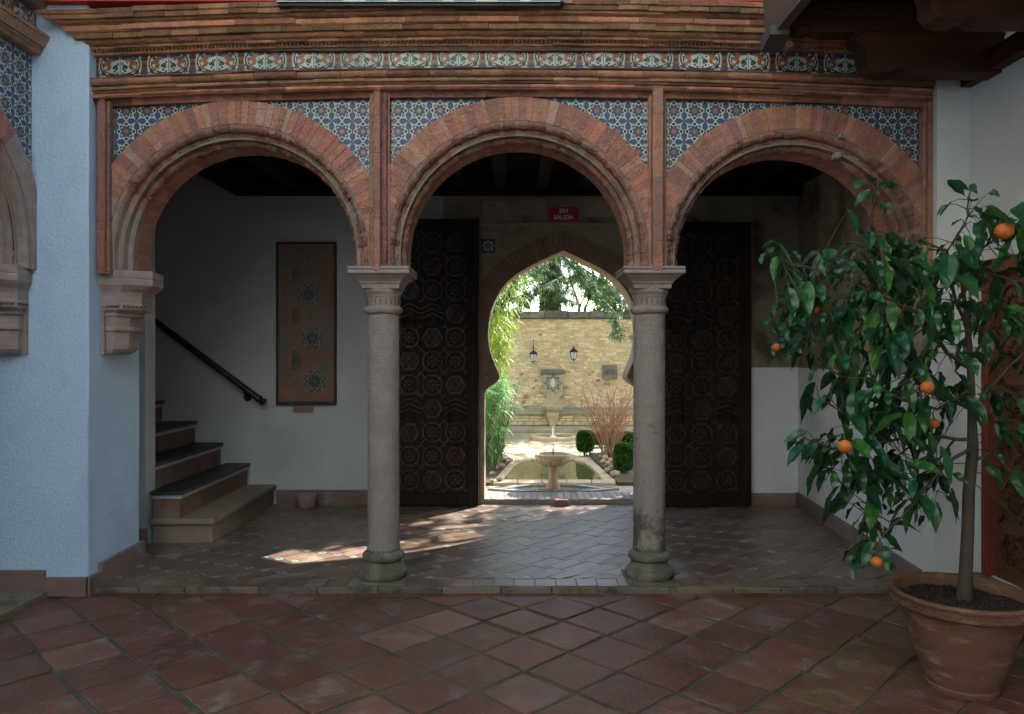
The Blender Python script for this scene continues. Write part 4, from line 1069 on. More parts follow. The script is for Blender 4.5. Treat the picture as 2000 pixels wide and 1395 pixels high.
lf = MB(); tw = MB()
def add_leaf(base, direc, L_, W_, curl, c, roll):
    d = direc.normalized(); s_ = d.cross(Vector((0, 0, 1)))
    if s_.length < .2: s_ = d.cross(Vector((1, 0, 0)))
    s_.normalize(); up_ = s_.cross(d); s2 = s_*math.cos(roll)+up_*math.sin(roll); u2 = s2.cross(d)
    n_ = 13; prof = [math.sin(PI*min(1, (i/n_))**.82)**.8*(1 if i < n_-3 else (.93,.85,.6,0)[i-n_+3]) if 0 < i < n_ else 0 for i in range(n_+1)]; v = []; fs = []
    for i, pf in enumerate(prof):
        t = i/n_; p = base + d*(L_*t) + Vector((0, 0, -1))*(curl*L_*t*t) 
        wv = W_*.5*pf; wave = .004*math.sin(i*1.1+roll*3)+(.0016 if i % 2 else -.0016)*min(1, pf*1.5)
        v += [tuple(p - s2*wv + u2*(wv*.45+wave)), tuple(p), tuple(p + s2*wv + u2*(wv*.45+wave*.6))]
    for i in range(n_):
        a = i*3; fs += [(a, a+1, a+4, a+3), (a+1, a+2, a+5, a+4)]
    lf.mesh(v, fs, 0, c)
BL = [(1705,395,45,35,8),(1893,400,45,30,7),(1935,445,60,30,16),(1985,470,30,60,14),(1555,505,60,30,13),(1600,560,80,45,26),(1700,520,90,60,40),(1790,520,90,60,32),(1870,560,70,70,24),
      (1940,560,60,70,20),(1540,640,45,45,14),(1610,650,70,60,26),(1700,640,80,70,34),(1790,650,80,70,30),(1880,650,60,70,16),(1960,660,50,80,16),(1650,720,70,40,14),(1740,740,80,50,22),(1830,740,60,60,16),
      (1690,790,60,40,18),(1600,775,40,25,6),(1760,820,70,50,22),(1850,790,50,60,12),(1960,780,50,80,15),(1580,870,40,35,9),(1640,890,60,45,24),(1730,890,60,50,18),(1820,870,60,50,12),(1690,960,60,50,16),
      (1770,950,60,50,10),(1830,955,45,40,11),(1720,1020,50,35,8),(1800,1010,30,25,4),(1700,1090,45,25,11),(1960,900,45,60,8),(1990,980,20,60,4),(1870,470,35,40,6),(1522,668,22,26,9),(1590,600,25,25,7)]
for (px, py, rx, ry, n) in BL:
    for k in range(int(n*(1.42 if px < 1850 else 1.0))):
        a = R.uniform(0, 2*PI); q = math.sqrt(R.random()); dy = R.uniform(-.26, .24)
        p = T3(px+rx*q*math.cos(a), py+ry*q*math.sin(a)-12, dy)
        near = min(branch_pts, key=lambda b: (b-p).length); out = (p-near)
        if out.length > .16: p = near.lerp(p, R.uniform(.45, .95)) if out.length > .3 else p
        out = (p-near); 
        h = out.copy(); h.z = 0
        if h.length > .001: h.normalize()
        droop = (R.uniform(.0, .9) if R.random() < .45 else R.uniform(.6, 1.7)) if py > 430 else R.uniform(-.5, .8)
        if px < 1590: droop *= .45
        d = h*R.uniform(.4, 1.0) + Vector((R.uniform(-.5,.5), R.uniform(-.4,.3), -droop))
        L_ = (R.choice((R.uniform(.05,.09), R.uniform(.08,.17), R.uniform(.08,.15))) if py > 430 and px > 1570 else R.uniform(.06, .11)); W_ = L_*R.uniform(.36, .50)
        t = R.random(); kk = R.uniform(.7, 1.35); c = (kk, kk, kk)
        if t < .08: c = (2.8*kk, 1.9*kk, .8*kk)
        elif t < .25: c = (2.2*kk, 1.7*kk, .9*kk)
        elif t < .4: c = (.9*kk, 1.05*kk, 1.25*kk)
        add_leaf(p, d, L_, W_, R.uniform(.05, .45), c, R.uniform(-.9, .9))
        if out.length < .35: tw.tube([near, near.lerp(p, .6)+Vector((0,0,.01)), p], [.0026,.0018,.0012], 4)
for (px, py, dx, dz) in ((1850,352,.7,-.55),(1852,355,.3,-.1),(1700,370,-.3,-.3),(1715,362,.8,.0)):
    add_leaf(T3(px, py, .03), Vector((dx, 0, dz)), .11, .045, .1, (1,1.1,1.1), .6)
lf.build("leaves", leaf_m, tree, smooth=True); tw.build("twigs", twig_g, tree)
for k, (px, py, r_, dy) in enumerate(((1961,452,19,-.30),(1811,757,14.5,-.34),(1650,872,15,-.36),(1824,827,11.5,-.12),(1712,1098,12,-.36),(1517,678,8.5,-.1),(1595,607,9,-.05),(1655,745,8,.05))):
    c = T3(px, py, dy); rr = r_*(PYc+dy)/F*.9; mb = MB(); prof = [(max(.001, rr*math.sin(PI*i/12)), c.z-rr*.95*math.cos(PI*i/12)) for i in range(13)]
    mb.lathe(c.x, c.y, prof, 20, wob=.01); o = mb.build("orange", orange_m, tree, smooth=True)
    sm_ = MB(); nb_ = min(branch_pts, key=lambda b: (b-c-Vector((0,0,.06))).length); sm_.tube([c+Vector((0,0,rr*.9)), c+Vector((0,.01,rr*1.8)), (c+nb_)/2+Vector((0,0,rr+.02)), nb_], [.004,.003,.003,.003], 5); sm_.build("stalk", twig_g, o)

# ------------------------------------------------------------------ garden
GZ = .035
def gy(py): return F*(CH-GZ)/(py-HY)
def GX(px, Y): return PX(px, Y)
mb = MB(); mb.box(-30, 30, YW+TH, 60, -.3, GZ-.0); garden = tag(mb.build("garden_ground", ground_m), kind="structure")
# (pool and star basin are raised/lined boxes on the ground: build rims and sunk-looking water)
AX = lambda Y: (1080-1000)*Y/F
# near star basin
Ys = 8.40; xs_ = AX(Ys)+.0
sb = empty("star_basin", (xs_, Ys, GZ), "blue edged star shaped basin set in the paving just beyond the doorway", "basin")
def star_poly(R1, R2, n=8, sx=1, sy=1): return [(xs_+(R1 if k % 2 == 0 else R2)*math.cos(k*PI/n)*sx, Ys+(R1 if k % 2 == 0 else R2)*math.sin(k*PI/n)*sy) for k in range(2*n)]
def ring_z(mb, A, B, z0, z1, mi=0, c=(1,1,1)):
    n = len(A)
    for k in range(n):
        a, b, c_, d = A[k], A[(k+1) % n], B[(k+1) % n], B[k]
        mb.loft([[(*p, z0) for p in (a, b, c_, d)], [(*p, z1) for p in (a, b, c_, d)]], mi, (c[0]*R.uniform(.8,1.2),)*3)
out1 = [(xs_-.73, Ys-.06), (xs_-.36, Ys+.25), (xs_+.36, Ys+.25), (xs_+.73, Ys-.06), (xs_+.40, Ys-.19), (xs_-.40, Ys-.19)]
o1 = out1; sh = lambda pts, k: [(xs_+(x-xs_)*k, Ys+(y-Ys)*k) for x, y in pts]
blue_st = M("blue_glazed_edge", (.13,.20,.32), (.20,.26,.34), 12, .35, .3, 50, third=(.36,.38,.36), tscale=10, tlo=.55, thi=.65)
mb = MB(); ring_z(mb, o1, sh(o1, .972), GZ-.01, GZ+.022); mb.build("outer_edge", blue_st, sb)
mb = MB(); ring_z(mb, sh(o1, .970), sh(o1, .70), GZ-.01, GZ+.016); mb.build("rim_paving", gstone2, sb)
mb = MB(); ring_z(mb, sh(o1, .698), sh(o1, .64), GZ-.01, GZ+.024); mb.build("inner_edge", blue_st, sb)
mb = MB(); mb.face([(*p, GZ+.006) for p in sh(o1, .645)]); mb.build("water", water, sb)
# pedestal fountain
pf = empty("bowl_fountain", (xs_, Ys-.02, GZ), "carved stone bowl on a flared pedestal rising from the star basin", "fountain")
yc = Ys-.02
z = lambda py: PZ(py, yc)
wpx = yc/F
mb = MB(); mb.lathe(xs_, yc, [(15*wpx, GZ), (14.6*wpx, z(958)), (14.2*wpx, z(951)), (13*wpx, z(948)), (9.5*wpx, z(938)), (8.6*wpx, z(930)), (8.6*wpx, z(922)), (9.2*wpx, z(914)), (11.5*wpx, z(911)), (11.5*wpx, z(909))], 8 if False else 24)
mb.build("pedestal", M("orange_sandstone", (.46,.29,.16), (.38,.23,.13), 8, .75, .4, 60), pf, smooth=True)
mb = MB(); prof = [(8*wpx, z(911)), (16*wpx, z(909)), (25*wpx, z(905)), (31*wpx, z(900)), (33.5*wpx, z(896)), (33.3*wpx, z(894.5)), (35.2*wpx, z(893)), (35.5*wpx, z(889)), (34.5*wpx, z(886.5)), (31.5*wpx, z(886.5)), (29*wpx, z(890)), (20*wpx, z(893)), (.005, z(894))]
mb.lathe(xs_, yc, prof, 40)
for k in range(10):
    a = 2*PI*k/10+PI/10*.3
    mb.tube([(xs_+rr*wpx*math.cos(a), yc+rr*wpx*math.sin(a), z(pp)) for rr, pp in ((15,909.5),(25.5,905),(31.5,900),(33.7,896.5))], .0035, 5, 0, (.5,.45,.4))
mb.build("bowl", gstone2, pf, smooth=True)
mb = MB(); mb.lathe(xs_, yc, [(.001, z(888.2)), (30.5*wpx, z(888.2))], 32, caps=False); mb.build("water", water, pf)
mb = MB(); mb.tube([(xs_, yc, z(889)), (xs_, yc, z(876))], .006, 8); mb.build("spout", black, pf)
mb = MB(); mb.tube([(xs_, yc, z(876)), (xs_+.002, yc, z(870)), (xs_+.004, yc, z(866))], [.006,.008,.003], 6)
jw = M("water_jet", (.8,.82,.82), None, 5, .1, 0); mb.build("water_jet", jw, pf)

# pool
pl = empty("garden_pool", (AX(10), 10, GZ), "long pool with a rounded stone rim behind the carved bowl fountain", "pool")
rim = []
pa_ = [(962,938),(975,925),(992,906),(1008,896),(1035,890.5),(1080,888.5),(1125,890),(1152,897),(1168,908),(1186,924),(1203,938)]
pb_ = [(982,936),(990,925),(1003,909),(1017,901),(1040,896.5),(1080,895),(1118,896.5),(1140,902),(1153,910),(1168,924),(1178,936)]
RZ = GZ+.03
def gp(px, py): Y = F*(CH-RZ)/(py-HY); return (GX(px, Y), Y)
mb = MB()
for k in range(len(pa_)-1):
    q = [gp(*pa_[k]), gp(*pa_[k+1]), gp(*pb_[k+1]), gp(*pb_[k])]
    mb.loft([[(*p, GZ-.01) for p in q], [(*p, RZ) for p in q]], 0, jit(.12))
fq = [gp(962,944), gp(1203,944), gp(1203,937.5), gp(962,937.5)]
for k in range(5):
    a0, a1 = k/5+.003, (k+1)/5-.003
    L2 = lambda p, r_, t: (p[0]+(r_[0]-p[0])*t, p[1]+(r_[1]-p[1])*t)
    q = [L2(fq[0], fq[1], a0), L2(fq[0], fq[1], a1), L2(fq[3], fq[2], a1), L2(fq[3], fq[2], a0)]
    mb.loft([[(*p, GZ-.01) for p in q], [(*p, RZ+.006) for p in q]], 0, jit(.12))
mb.build("rim", gstone2, pl, bevel=.012)
mb = MB(); mb.face([(*gp(*p), GZ+.008) for p in pb_]); mb.build("water", water, pl)
# round basin further back
Yr = 13.3; xr2 = AX(Yr)
rb = empty("round_basin", (xr2, Yr, GZ), "low circular stone basin with a small jet in the shaded far paving", "basin")
mb = MB(); r1 = 44*Yr/F; mb.lathe(xr2, Yr, [(r1, GZ-.01), (r1+.01, GZ+.05), (r1-.01, GZ+.07), (r1-.07, GZ+.07), (r1-.075, GZ+.02)], 40, caps=False); mb.build("rim", gstone2, rb, smooth=True)
mb = MB(); mb.lathe(xr2, Yr, [(.001, GZ+.035), (r1-.07, GZ+.035)], 32, caps=False); mb.build("water", water, rb)
mb = MB(); mb.lathe(xr2, Yr, [(.07, GZ), (.06, GZ+.05), (.02, GZ+.07), (.012, GZ+.2), (.001, GZ+.22)], 12); mb.build("jet_nozzle", jw, rb)
# kerb step, planting beds
mb = MB(); Yk = 14.35; mb.box(-6, 8, Yk, 18, GZ, GZ+.07); tag(mb.build("garden_terrace", ground_m, bevel=.01), kind="structure")
mb = MB()
q = [gp(958,944), gp(975,924), gp(1002,899)]
mb.prism_z([q[0], q[1], q[2], (gp(985,888)), (gp(890,888)), (gp(890,944))], GZ-.01, GZ+.04)
q = [gp(1207,944), gp(1190,924), gp(1160,897)]
mb.prism_z([q[0], (gp(1300,944)), (gp(1300,885)), (gp(1150,885)), q[2], q[1]], GZ-.01, GZ+.04)
tag(mb.build("planting_bed", earth_m), kind="structure")

# garden wall
YG = 16.0
gw = empty("garden_wall", (AX(YG), YG, 0), "ochre rubble stone wall closing the far end of the garden", "wall")
zt = PZ(621, YG)
mb = MB(); mb.box(-9, 11, YG+.04, YG+.5, 0, zt, 1, (1,1,1))
zz = .0
while zz < zt-.02:
    h = R.uniform(.035, .075); x = -2.2+R.uniform(-.2, 0)
    h = min(h, zt-zz)
    while x < 4.6:
        w_ = R.uniform(.05, .22); k = R.random(); c = jit(.12, .05)
        hz = (zz/zt)
        if k < (.10 if hz < .5 else .012) and noise.noise((x*1.5, zz*3, 0)) > -.1: c = (.75, .42, .36); w_ = R.uniform(.05,.12)
        elif k < .26: c = (1.2, 1.22, 1.3)
        d = R.uniform(0, .018); j = lambda: R.uniform(-.012, .012)
        p = [(x+.008+j(), zz+.006+j()), (x+w_*.5, zz+.002+j()*.5), (x+w_-.008+j(), zz+.006+j()), (x+w_-.004+j(), zz+h*.5), (x+w_-.01+j(), zz+h-.008+j()), (x+w_*.5, zz+h-.003+j()*.5), (x+.010+j(), zz+h-.008+j()), (x+.004, zz+h*.5)]
        mb.prism_y(p, YG+.028-d, YG+.05, 0, c); x += w_
    zz += h
mb.build("masonry", [gstone, M("wall_lime_mortar", (.82,.68,.44), (.66,.53,.32), 8, .95, .7, 40)], gw)
mb = MB(); x = -9
while x < 11: w_ = R.uniform(.3, .5); mb.box(x, x+w_-.008, YG-.06+R.uniform(-.01,.01), YG+.55, zt, zt+PZ(608, YG)-zt+R.uniform(-.01,.012), 0, jit(.35)); x += w_
mb.box(-9, 11, YG-.0, YG+.5, zt-.03, zt)
mb.build("coping", coping_m, gw, bevel=.01)
# bench ledge
bn = empty("stone_bench", (AX(15), 15.2, GZ+.07), "long low masonry bench running along the foot of the garden wall", "bench")
zb1 = PZ(803, 15.0)
mb = MB(); mb.box(-4, 7, 15.05, YG+.03, GZ+.06, zb1-.07, 1)
zz = GZ+.08
while zz < zb1-.08:
    h = R.uniform(.05, .09); x = -2
    h = min(h, zb1-.07-zz)
    while x < 4.5:
        w_ = R.uniform(.12, .36); mb.box(x+.006, x+w_-.006, 15.03-R.uniform(0,.012), 15.08, zz+.005, zz+h-.005, 0, jit(.15, .06)); x += w_
    zz += h
mb.build("base", [gstone, mortar], bn, bevel=.006)
mb = MB(); x = -4
while x < 7: w_ = R.uniform(.5, .9); mb.box(x, x+w_-.006, 14.98, YG+.02, zb1-.07, zb1, 0, jit(.15)); x += w_
mb.build("seat", M("bench_slab", (.38,.33,.22), (.28,.25,.16), 6, .9, .6, 40), bn, bevel=.01)
# wall fountain
Yf = 14.96; xf_ = AX(Yf)+PX(1079,Yf)-PX(1080,Yf)
wf = empty("wall_fountain", (xf_, Yf, GZ), "pale stone wall fountain with a star tile above a scalloped basin on a pedestal", "fountain")
q = lambda px, py, Y=Yf: P(px, py, Y)
mb = MB()
Yq = YG-.05
hp = [(21,765),(19,770),(14,775),(13,781),(16,786),(20,790),(20,797)]
poly = [P(1080-a, b, Yq) for a, b in hp] + [P(1080+a, b, Yq) for a, b in hp[::-1]]
mb.prism_y(poly, Yq-.03, YG+.03); mb.build("backplate", gstone2, wf, bevel=.01)
mb = MB(); x0, z1 = P(1061, 731, Yq); x1, z0 = P(1099, 765.5, Yq); mb.box(x0, x1, Yq-.04, YG+.03, z0, z1)
xx, zz = (x0+x1)/2, (z0+z1)/2; rr = (x1-x0)*.46
stp = [(xx+(rr if k % 2 == 0 else rr*.62)*math.cos(k*PI/8), zz+(rr if k % 2 == 0 else rr*.62)*math.sin(k*PI/8)) for k in range(16)]
for k in range(16):
    a, b = Vector(stp[k]), Vector(stp[(k+1) % 16]); cc = Vector((xx, zz)); a2, b2 = cc+(a-cc)*.86, cc+(b-cc)*.86
    mb.prism_y([tuple(a), tuple(b), tuple(b2), tuple(a2)], Yq-.06, Yq-.041, 0, (.28,.28,.28))
mb.prism_y([(xx+.05*math.cos(t), zz+.09*math.sin(t)) for t in [k*PI/4 for k in range(8)]], Yq-.07, Yq-.041, 0, (1.6,1.6,1.5))
mb.build("star_tile", M("star_tile_stone", (.40,.38,.30), (.30,.28,.22), 12, .9, .5, 50), wf, bevel=.004)
mb = MB(); x0, z1 = P(1056, 722, Yq); x1, z0 = P(1103, 730, Yq); mb.box(x0, x1, Yq-.10, YG+.03, z0, z1); mb.build("hood", coping_m, wf, bevel=.01)
mb = MB(); wp = Yf/F; zf = lambda py: PZ(py, Yf)
n = 48; rings = []
for r_, py in ((12,805),(15,803.5),(20,799),(22,795.5),(22.5,792.5),(21,792),(18,796)):
    rings.append([(xf_+r_*wp*(1+.05*math.cos(12*2*PI*k/n))*math.cos(2*PI*k/n), Yf+.0+r_*wp*.8*(1+.05*math.cos(12*2*PI*k/n))*math.sin(2*PI*k/n), zf(py)) for k in range(n)])
mb.loft(rings); mb.build("scalloped_basin", gstone2, wf, smooth=True)
mb = MB()
def sqr(hw, py): return [(xf_-hw*wp, Yf-hw*wp*.8, zf(py)), (xf_+hw*wp, Yf-hw*wp*.8, zf(py)), (xf_+hw*wp, Yf+hw*wp*.8, zf(py)), (xf_-hw*wp, Yf+hw*wp*.8, zf(py))]
mb.loft([sqr(7, 836), sqr(6, 832), sqr(6, 828), sqr(8, 821), sqr(10.5, 815), sqr(12, 812), sqr(12, 805)]); mb.build("pedestal", gstone2, wf, bevel=.01)
mb = MB(); x0, z1 = P(1177, 713, YG-.02); x1, z0 = P(1205, 741, YG-.02); mb.box(x0, x1, YG-.06, YG+.03, z0, z1)
for k in range(6):
    r_ = .03+.02*k
    for j in range(10):
        a = PI*j/10; b = PI*(j+1)/10; cx, cz = (x0+x1)/2, z0+.09
        mb.prism_y([(cx+rr*math.cos(t), cz+rr*math.sin(t)*1.05) for t, rr in ((a, r_), (b, r_), (b, r_+.008), (a, r_+.008))], YG-.07, YG-.061, 0, (.7,.7,.7))
tag(mb.build("relief_plaque", lichen, bevel=.004), "weathered square stone relief set into the garden wall at the right", "plaque")
# lanterns
def lantern(px, py, label, tall):
    Yl = YG-.28; x, zc = P(px, py, Yl); t = empty("wall_lantern", (x, Yl, zc-.13), label, "lantern", "wall lanterns on the garden wall")
    w6 = lambda r_, z_: [(x+r_*math.cos(k*PI/3+PI/6), Yl+r_*math.sin(k*PI/3+PI/6), z_) for k in range(6)]
    mb = MB(); mb.loft([w6(.045, zc-.10), w6(.075, zc+.04)]); mb.build("glass", gl, t)
    mb = MB(); mb.loft([w6(.02, zc-.125), w6(.05, zc-.118), w6(.05, zc-.10)]); mb.loft([w6(.085, zc+.04), w6(.105, zc+.05), w6(.05, zc+.10), w6(.018, zc+.12), w6(.02, zc+.14), w6(.004, zc+.16)])
    for k in range(6):
        a = k*PI/3+PI/6; mb.tube([(x+.046*math.cos(a), Yl+.046*math.sin(a), zc-.10), (x+.077*math.cos(a), Yl+.077*math.sin(a), zc+.04)], .006, 4)
    mb.build("frame", black, t)
    mb = MB(); mb.tube([(x, YG, zc-.02), (x, YG-.10, zc-.12), (x, YG-.2, zc-.15), (x, Yl, zc-.12)], .008, 6)
    if tall: mb.tube([(x, YG, zc+.20), (x, YG-.12, zc+.28), (x, YG-.24, zc+.24), (x, Yl, zc+.16)], .008, 6); mb.tube([(x,YG-.02,zc+.05),(x,YG-.02,zc+.36)], .008, 6)
    mb.build("bracket", black, t)
lantern(1042, 696, "black wall lantern hanging from a curled bracket, nearer the hanging foliage", True)
lantern(1120.5, 692, "black wall lantern on a plain low bracket, right above the star tile fountain", False)

# ------------------------------------------------------------------ plants
def blade(mb, p, d, L_, w_, droop, c, seg=4):
    d = d.normalized(); s_ = d.cross(Vector((0, 0, 1)));
    if s_.length < .05: s_ = Vector((1, 0, 0))
    s_.normalize(); v = []
    for i in range(seg+1):
        t = i/seg; q_ = p+d*(L_*t)-Vector((0,0,1))*(droop*L_*t*t); ww = w_*(1-t)*(.4+1.6*min(t*3, .6)) if i < seg else 0
        v += [tuple(q_-s_*ww), tuple(q_+s_*ww)]
    mb.mesh(v, [(2*i, 2*i+1, 2*i+3, 2*i+2) for i in range(seg)], 0, c)
def rv(): 
    while 1:
        v = Vector((R.uniform(-1,1), R.uniform(-1,1), R.uniform(-1,1)))
        if .05 < v.length < 1: return v
def leafy(mb, c, rad, n, L_, w_, cf=None, shell=.5):
    for _ in range(n):
        v = rv(); v = v.normalized()*(v.length**shell); p = Vector((c[0]+v.x*rad[0], c[1]+v.y*rad[1], c[2]+v.z*rad[2]))
        d = (v+rv()*.9); s_ = d.cross(rv()).normalized(); d.normalize(); l_ = L_*R.uniform(.6, 1.3); k = R.uniform(.6, 1.5); cc = (k, k, k) if not cf else cf(k)
        mb.mesh([tuple(p), tuple(p+d*l_*.5+s_*w_), tuple(p+d*l_), tuple(p+d*l_*.5-s_*w_)], [(0,1,2,3)], 0, cc)
def bush(name, pxc, py0, py1, wpx_, Y, label, cat="shrub", square=False):
    x, zt_ = P(pxc, py0, Y); _, zb = P(pxc, py1, Y); zb = GZ+.03; t = empty(name, (x, Y, zb), label, cat)
    w_ = wpx_*Y/F/2; mb = MB(); st_ = MB()
    zm = zb+(zt_-zb)*.13
    for k in range(5): a = R.uniform(0, 6); st_.tube([(x+.02*math.cos(a), Y+.02*math.sin(a), zb-.03), (x+w_*.4*math.cos(a), Y+w_*.4*math.sin(a), zm+.06)], [.009,.005], 5)
    st_.build("stem", bark, t)
    n = 8000
    for _ in range(n):
        u, v, ww = (R.uniform(-1,1) for _ in range(3))
        m = max(abs(u), abs(v), abs(ww)); e = R.uniform(.86, 1)/m if R.random() < .85 else 1
        u, v, ww = u*e, v*e, ww*e
        rr = 1.0-.28*(max(0, abs(u)+abs(v)+abs(ww)-1.6))+.07*noise.noise((u*3+pxc, v*3, ww*3)); p = Vector((x+u*w_*rr, Y+v*w_*rr, (zm+zt_)/2+ww*(zt_-zm)/2*rr))
        d = (Vector((u, v, ww))+rv()*1.4).normalized(); s_ = d.cross(rv()).normalized(); l_ = .028*R.uniform(.7,1.4); k = R.uniform(.6,1.5)
        mb.mesh([tuple(p), tuple(p+d*l_*.5+s_*.008), tuple(p+d*l_), tuple(p+d*l_*.5-s_*.008)], [(0,1,2,3)], 0, (k*1.0, k, k*.8))
    mb.build("foliage", box_m, t)
bush("box_shrub", 1143, 843, 888, 30, 11.15, "small clipped box ball left of the bare twiggy shrub")
bush("box_shrub", 1218, 868, 942, 34, 9.35, "tall clipped box shrub nearest the doorway at the right bed")
bush("box_shrub", 1222, 846, 900, 36, 11.4, "clipped box shrub half hidden behind the nearest box at the right bed")
bush("box_shrub", 1172, 846, 890, 26, 12.2, "low box clump behind the stems of the bare twiggy shrub")
# bare shrub
xx, _ = P(1190, 895, 10.6); bs = empty("bare_shrub", (xx, 10.6, GZ), "leafless shrub with reddish upright twigs in the right bed", "shrub")
mb = MB(); rr_ = MB()
for k in range(64):
    a = R.uniform(-1, 1); p = Vector((xx+R.uniform(-.09,.11), 10.6+R.uniform(-.08,.08), GZ)); d = Vector((a*.30, R.uniform(-.2,.2), 1)).normalized(); L_ = R.uniform(.6, 1.12)
    pts = [p]; n = 7
    for i in range(n): d = (d+Vector((R.uniform(-.12,.12)+a*.03, R.uniform(-.1,.1), 0))).normalized(); p = p+d*(L_/n); pts.append(p)
    mb.tube(pts, [.008*(1-.75*i/n) for i in range(n+1)], 4)
    for j in range(5):
        i = R.randint(3, n); q0 = pts[i]; d2 = (d+rv()*.9); d2.z = abs(d2.z)*.5; d2.normalize(); q1 = q0+d2*R.uniform(.05,.16); q2 = q1+(d2+rv()*.7)*R.uniform(.04,.09)
        rr_.tube([q0, q1, q2], [.003,.0022,.0014], 3)
mb.build("stems", twig_r, bs); rr_.build("twigs", M("red_twig_tips", (.40,.13,.10), (.30,.10,.08), 9, .7, 0), bs)
# papyrus clump
pp = empty("papyrus_clump", (GX(972, 10.2), 10.2, GZ), "tall green umbrella sedge clump filling the left side of the doorway", "plant")
mb = MB(); st_ = MB()
for k in range(120):
    Y = R.uniform(9.3, 10.9); px = R.uniform(918, 968) + (12 if Y > 10 else 0); x = GX(px, Y); h = R.uniform(.45, 1.22)
    lean = Vector((R.uniform(-.05,.30), R.uniform(-.15,.15), 1)); lean.normalize(); b0 = Vector((x, Y, GZ)); top = b0+lean*h
    st_.tube([b0, b0.lerp(top, .5)+Vector((0,0,.02)), top], [.005,.004,.003], 4)
    for j in range(20):
        a = 2*PI*j/20+R.uniform(-.1,.1); d = Vector((math.cos(a), math.sin(a), R.uniform(-.1,.6))); kk = R.uniform(.6,1.7)
        blade(mb, top, d, R.uniform(.13,.24), .006, R.uniform(.3,.8), (kk, kk, kk*.8), 3)
for k in range(260):
    Y = R.uniform(9.2, 10.6); px = R.uniform(925, 985); x = GX(px, Y)
    blade(mb, Vector((x, Y, GZ+R.uniform(0,.45))), Vector((R.uniform(-.4,.5), R.uniform(-.3,.3), R.uniform(.4,1.2))), R.uniform(.2,.45), .008, .5, (R.uniform(.6,1.3),)*3, 4)
mb.build("blades", grass_m, pp); st_.build("stems", twig_g, pp)
# border stones
bstone = M("border_stone_rock", (.36,.29,.20), (.24,.19,.13), 14, .9, .8, 40, third=(.14,.13,.08), tscale=8, tlo=.5, thi=.6)
gs = [(968,902),(978,912),(962,925),(975,936),(968,915),(984,899),(960,940),(1172,893),(1178,903),(1188,909),(1182,897),(1195,918),(1192,900),(1201,928),(1186,920)]
labs = ["rough pale stone piled at the edge of the pool's planting"]
for (px, py) in gs:
    Y = gy(py); Y = F*(CH-GZ-.06)/(py-HY); x = GX(px, Y); mb = MB(); s_ = R.uniform(.030,.058); n = 8; rings = []
    ph = R.uniform(0, 6)
    for i in range(7):
        t = PI*i/6; r_ = max(.002, s_*math.sin(t)); rings.append([(x+r_*(1+.3*math.sin(2*a+ph+i*.7))*math.cos(a), Y+r_*(1+.18*math.cos(3*a+ph))*math.sin(a), GZ+.04+s_*.7-s_*.8*math.cos(t)*-1*-1) for a in [2*PI*k/n for k in range(n)]])
    mb.loft(rings); o = mb.build("border_stone", bstone)
    tag(o, "rough pale stone among those lining the sedge side of the pool" if px < 1000 else "rough pale stone among those lining the box shrub side of the pool", "stone", "stones along the left of the pool" if px < 1000 else "stones along the right of the pool")

def needle_spray(mb, a, b, n, L_, cf=1.0, hang=.5):
    a, b = Vector(a), Vector(b); d = (b-a)
    for _ in range(n):
        p = a.lerp(b, R.random()**.8)+rv()*.05; v = rv(); v.z -= hang; v += d.normalized()*.6; k = R.uniform(.55,1.6)*cf
        blade(mb, p, v, L_*R.uniform(.6,1.3), .0065, .2, (k, k, k*.85), 2)
dbark = M("dark_cedar_bark", (.045,.038,.028), (.025,.021,.016), 12, .9, .6, 40)
# cedar behind the wall with boughs reaching over the garden
Yt = 18.4; xt, _ = P(1075, 600, Yt)
cd = empty("cedar_tree", (xt, Yt, 0), "tall cedar whose thick trunk rises behind the garden wall, boughs drooping in front", "tree")
mb = MB(); mb.tube([(xt, Yt, -.1), (xt-.02, Yt, 2), (xt+.02, Yt, 4), (xt, Yt, 6), (xt, Yt, 9)], [.27,.24,.22,.18,.08], 14)
nd = MB(); boughs = [((1070,440,Yt),(1040,500,15.5),(1010,540,14),(990,575,13.4)), ((1075,450,Yt),(1060,520,16),(1030,565,15),(1010,590,14.6)), ((1080,440,Yt),(1100,500,15),(1130,530,14),(1160,560,13.6)), ((1070,450,Yt),(1020,480,14.5),(985,520,13.4),(965,555,12.8)), ((1075,470,Yt),(1050,520,16.5),(1000,560,14.5),(965,600,13)), ((1075,480,Yt),(1100,540,16.5),(1060,560,15),(985,590,14)), ((1080,470,Yt),(1130,520,16),(1180,550,14.5),(1225,600,13)), ((1075,440,Yt),(1110,480,16),(1180,500,14),(1230,560,12.5)),
    ((1080,480,Yt),(1150,560,15.5),(1200,610,13.6),(1215,655,12.6)), ((1080,500,Yt),(1110,560,17),(1095,580,16.3),(1120,590,16)), ((1070,430,Yt),(1010,500,15),(975,540,13.5),(955,590,12.4)), ((1070,480,Yt),(1050,560,17),(1035,590,16),(1000,605,15.5)), ((1070,420,Yt),(1060,470,15),(1050,500,13.5),(1040,530,13)), ((1080,430,Yt),(1140,480,15),(1165,520,13.5),(1195,570,13)), ((1075,560,Yt),(1120,540,17.6),(1140,530,17.2),(1170,560,17)), ((1080,455,Yt),(1120,490,15.5),(1135,540,14.4),(1150,575,14))]
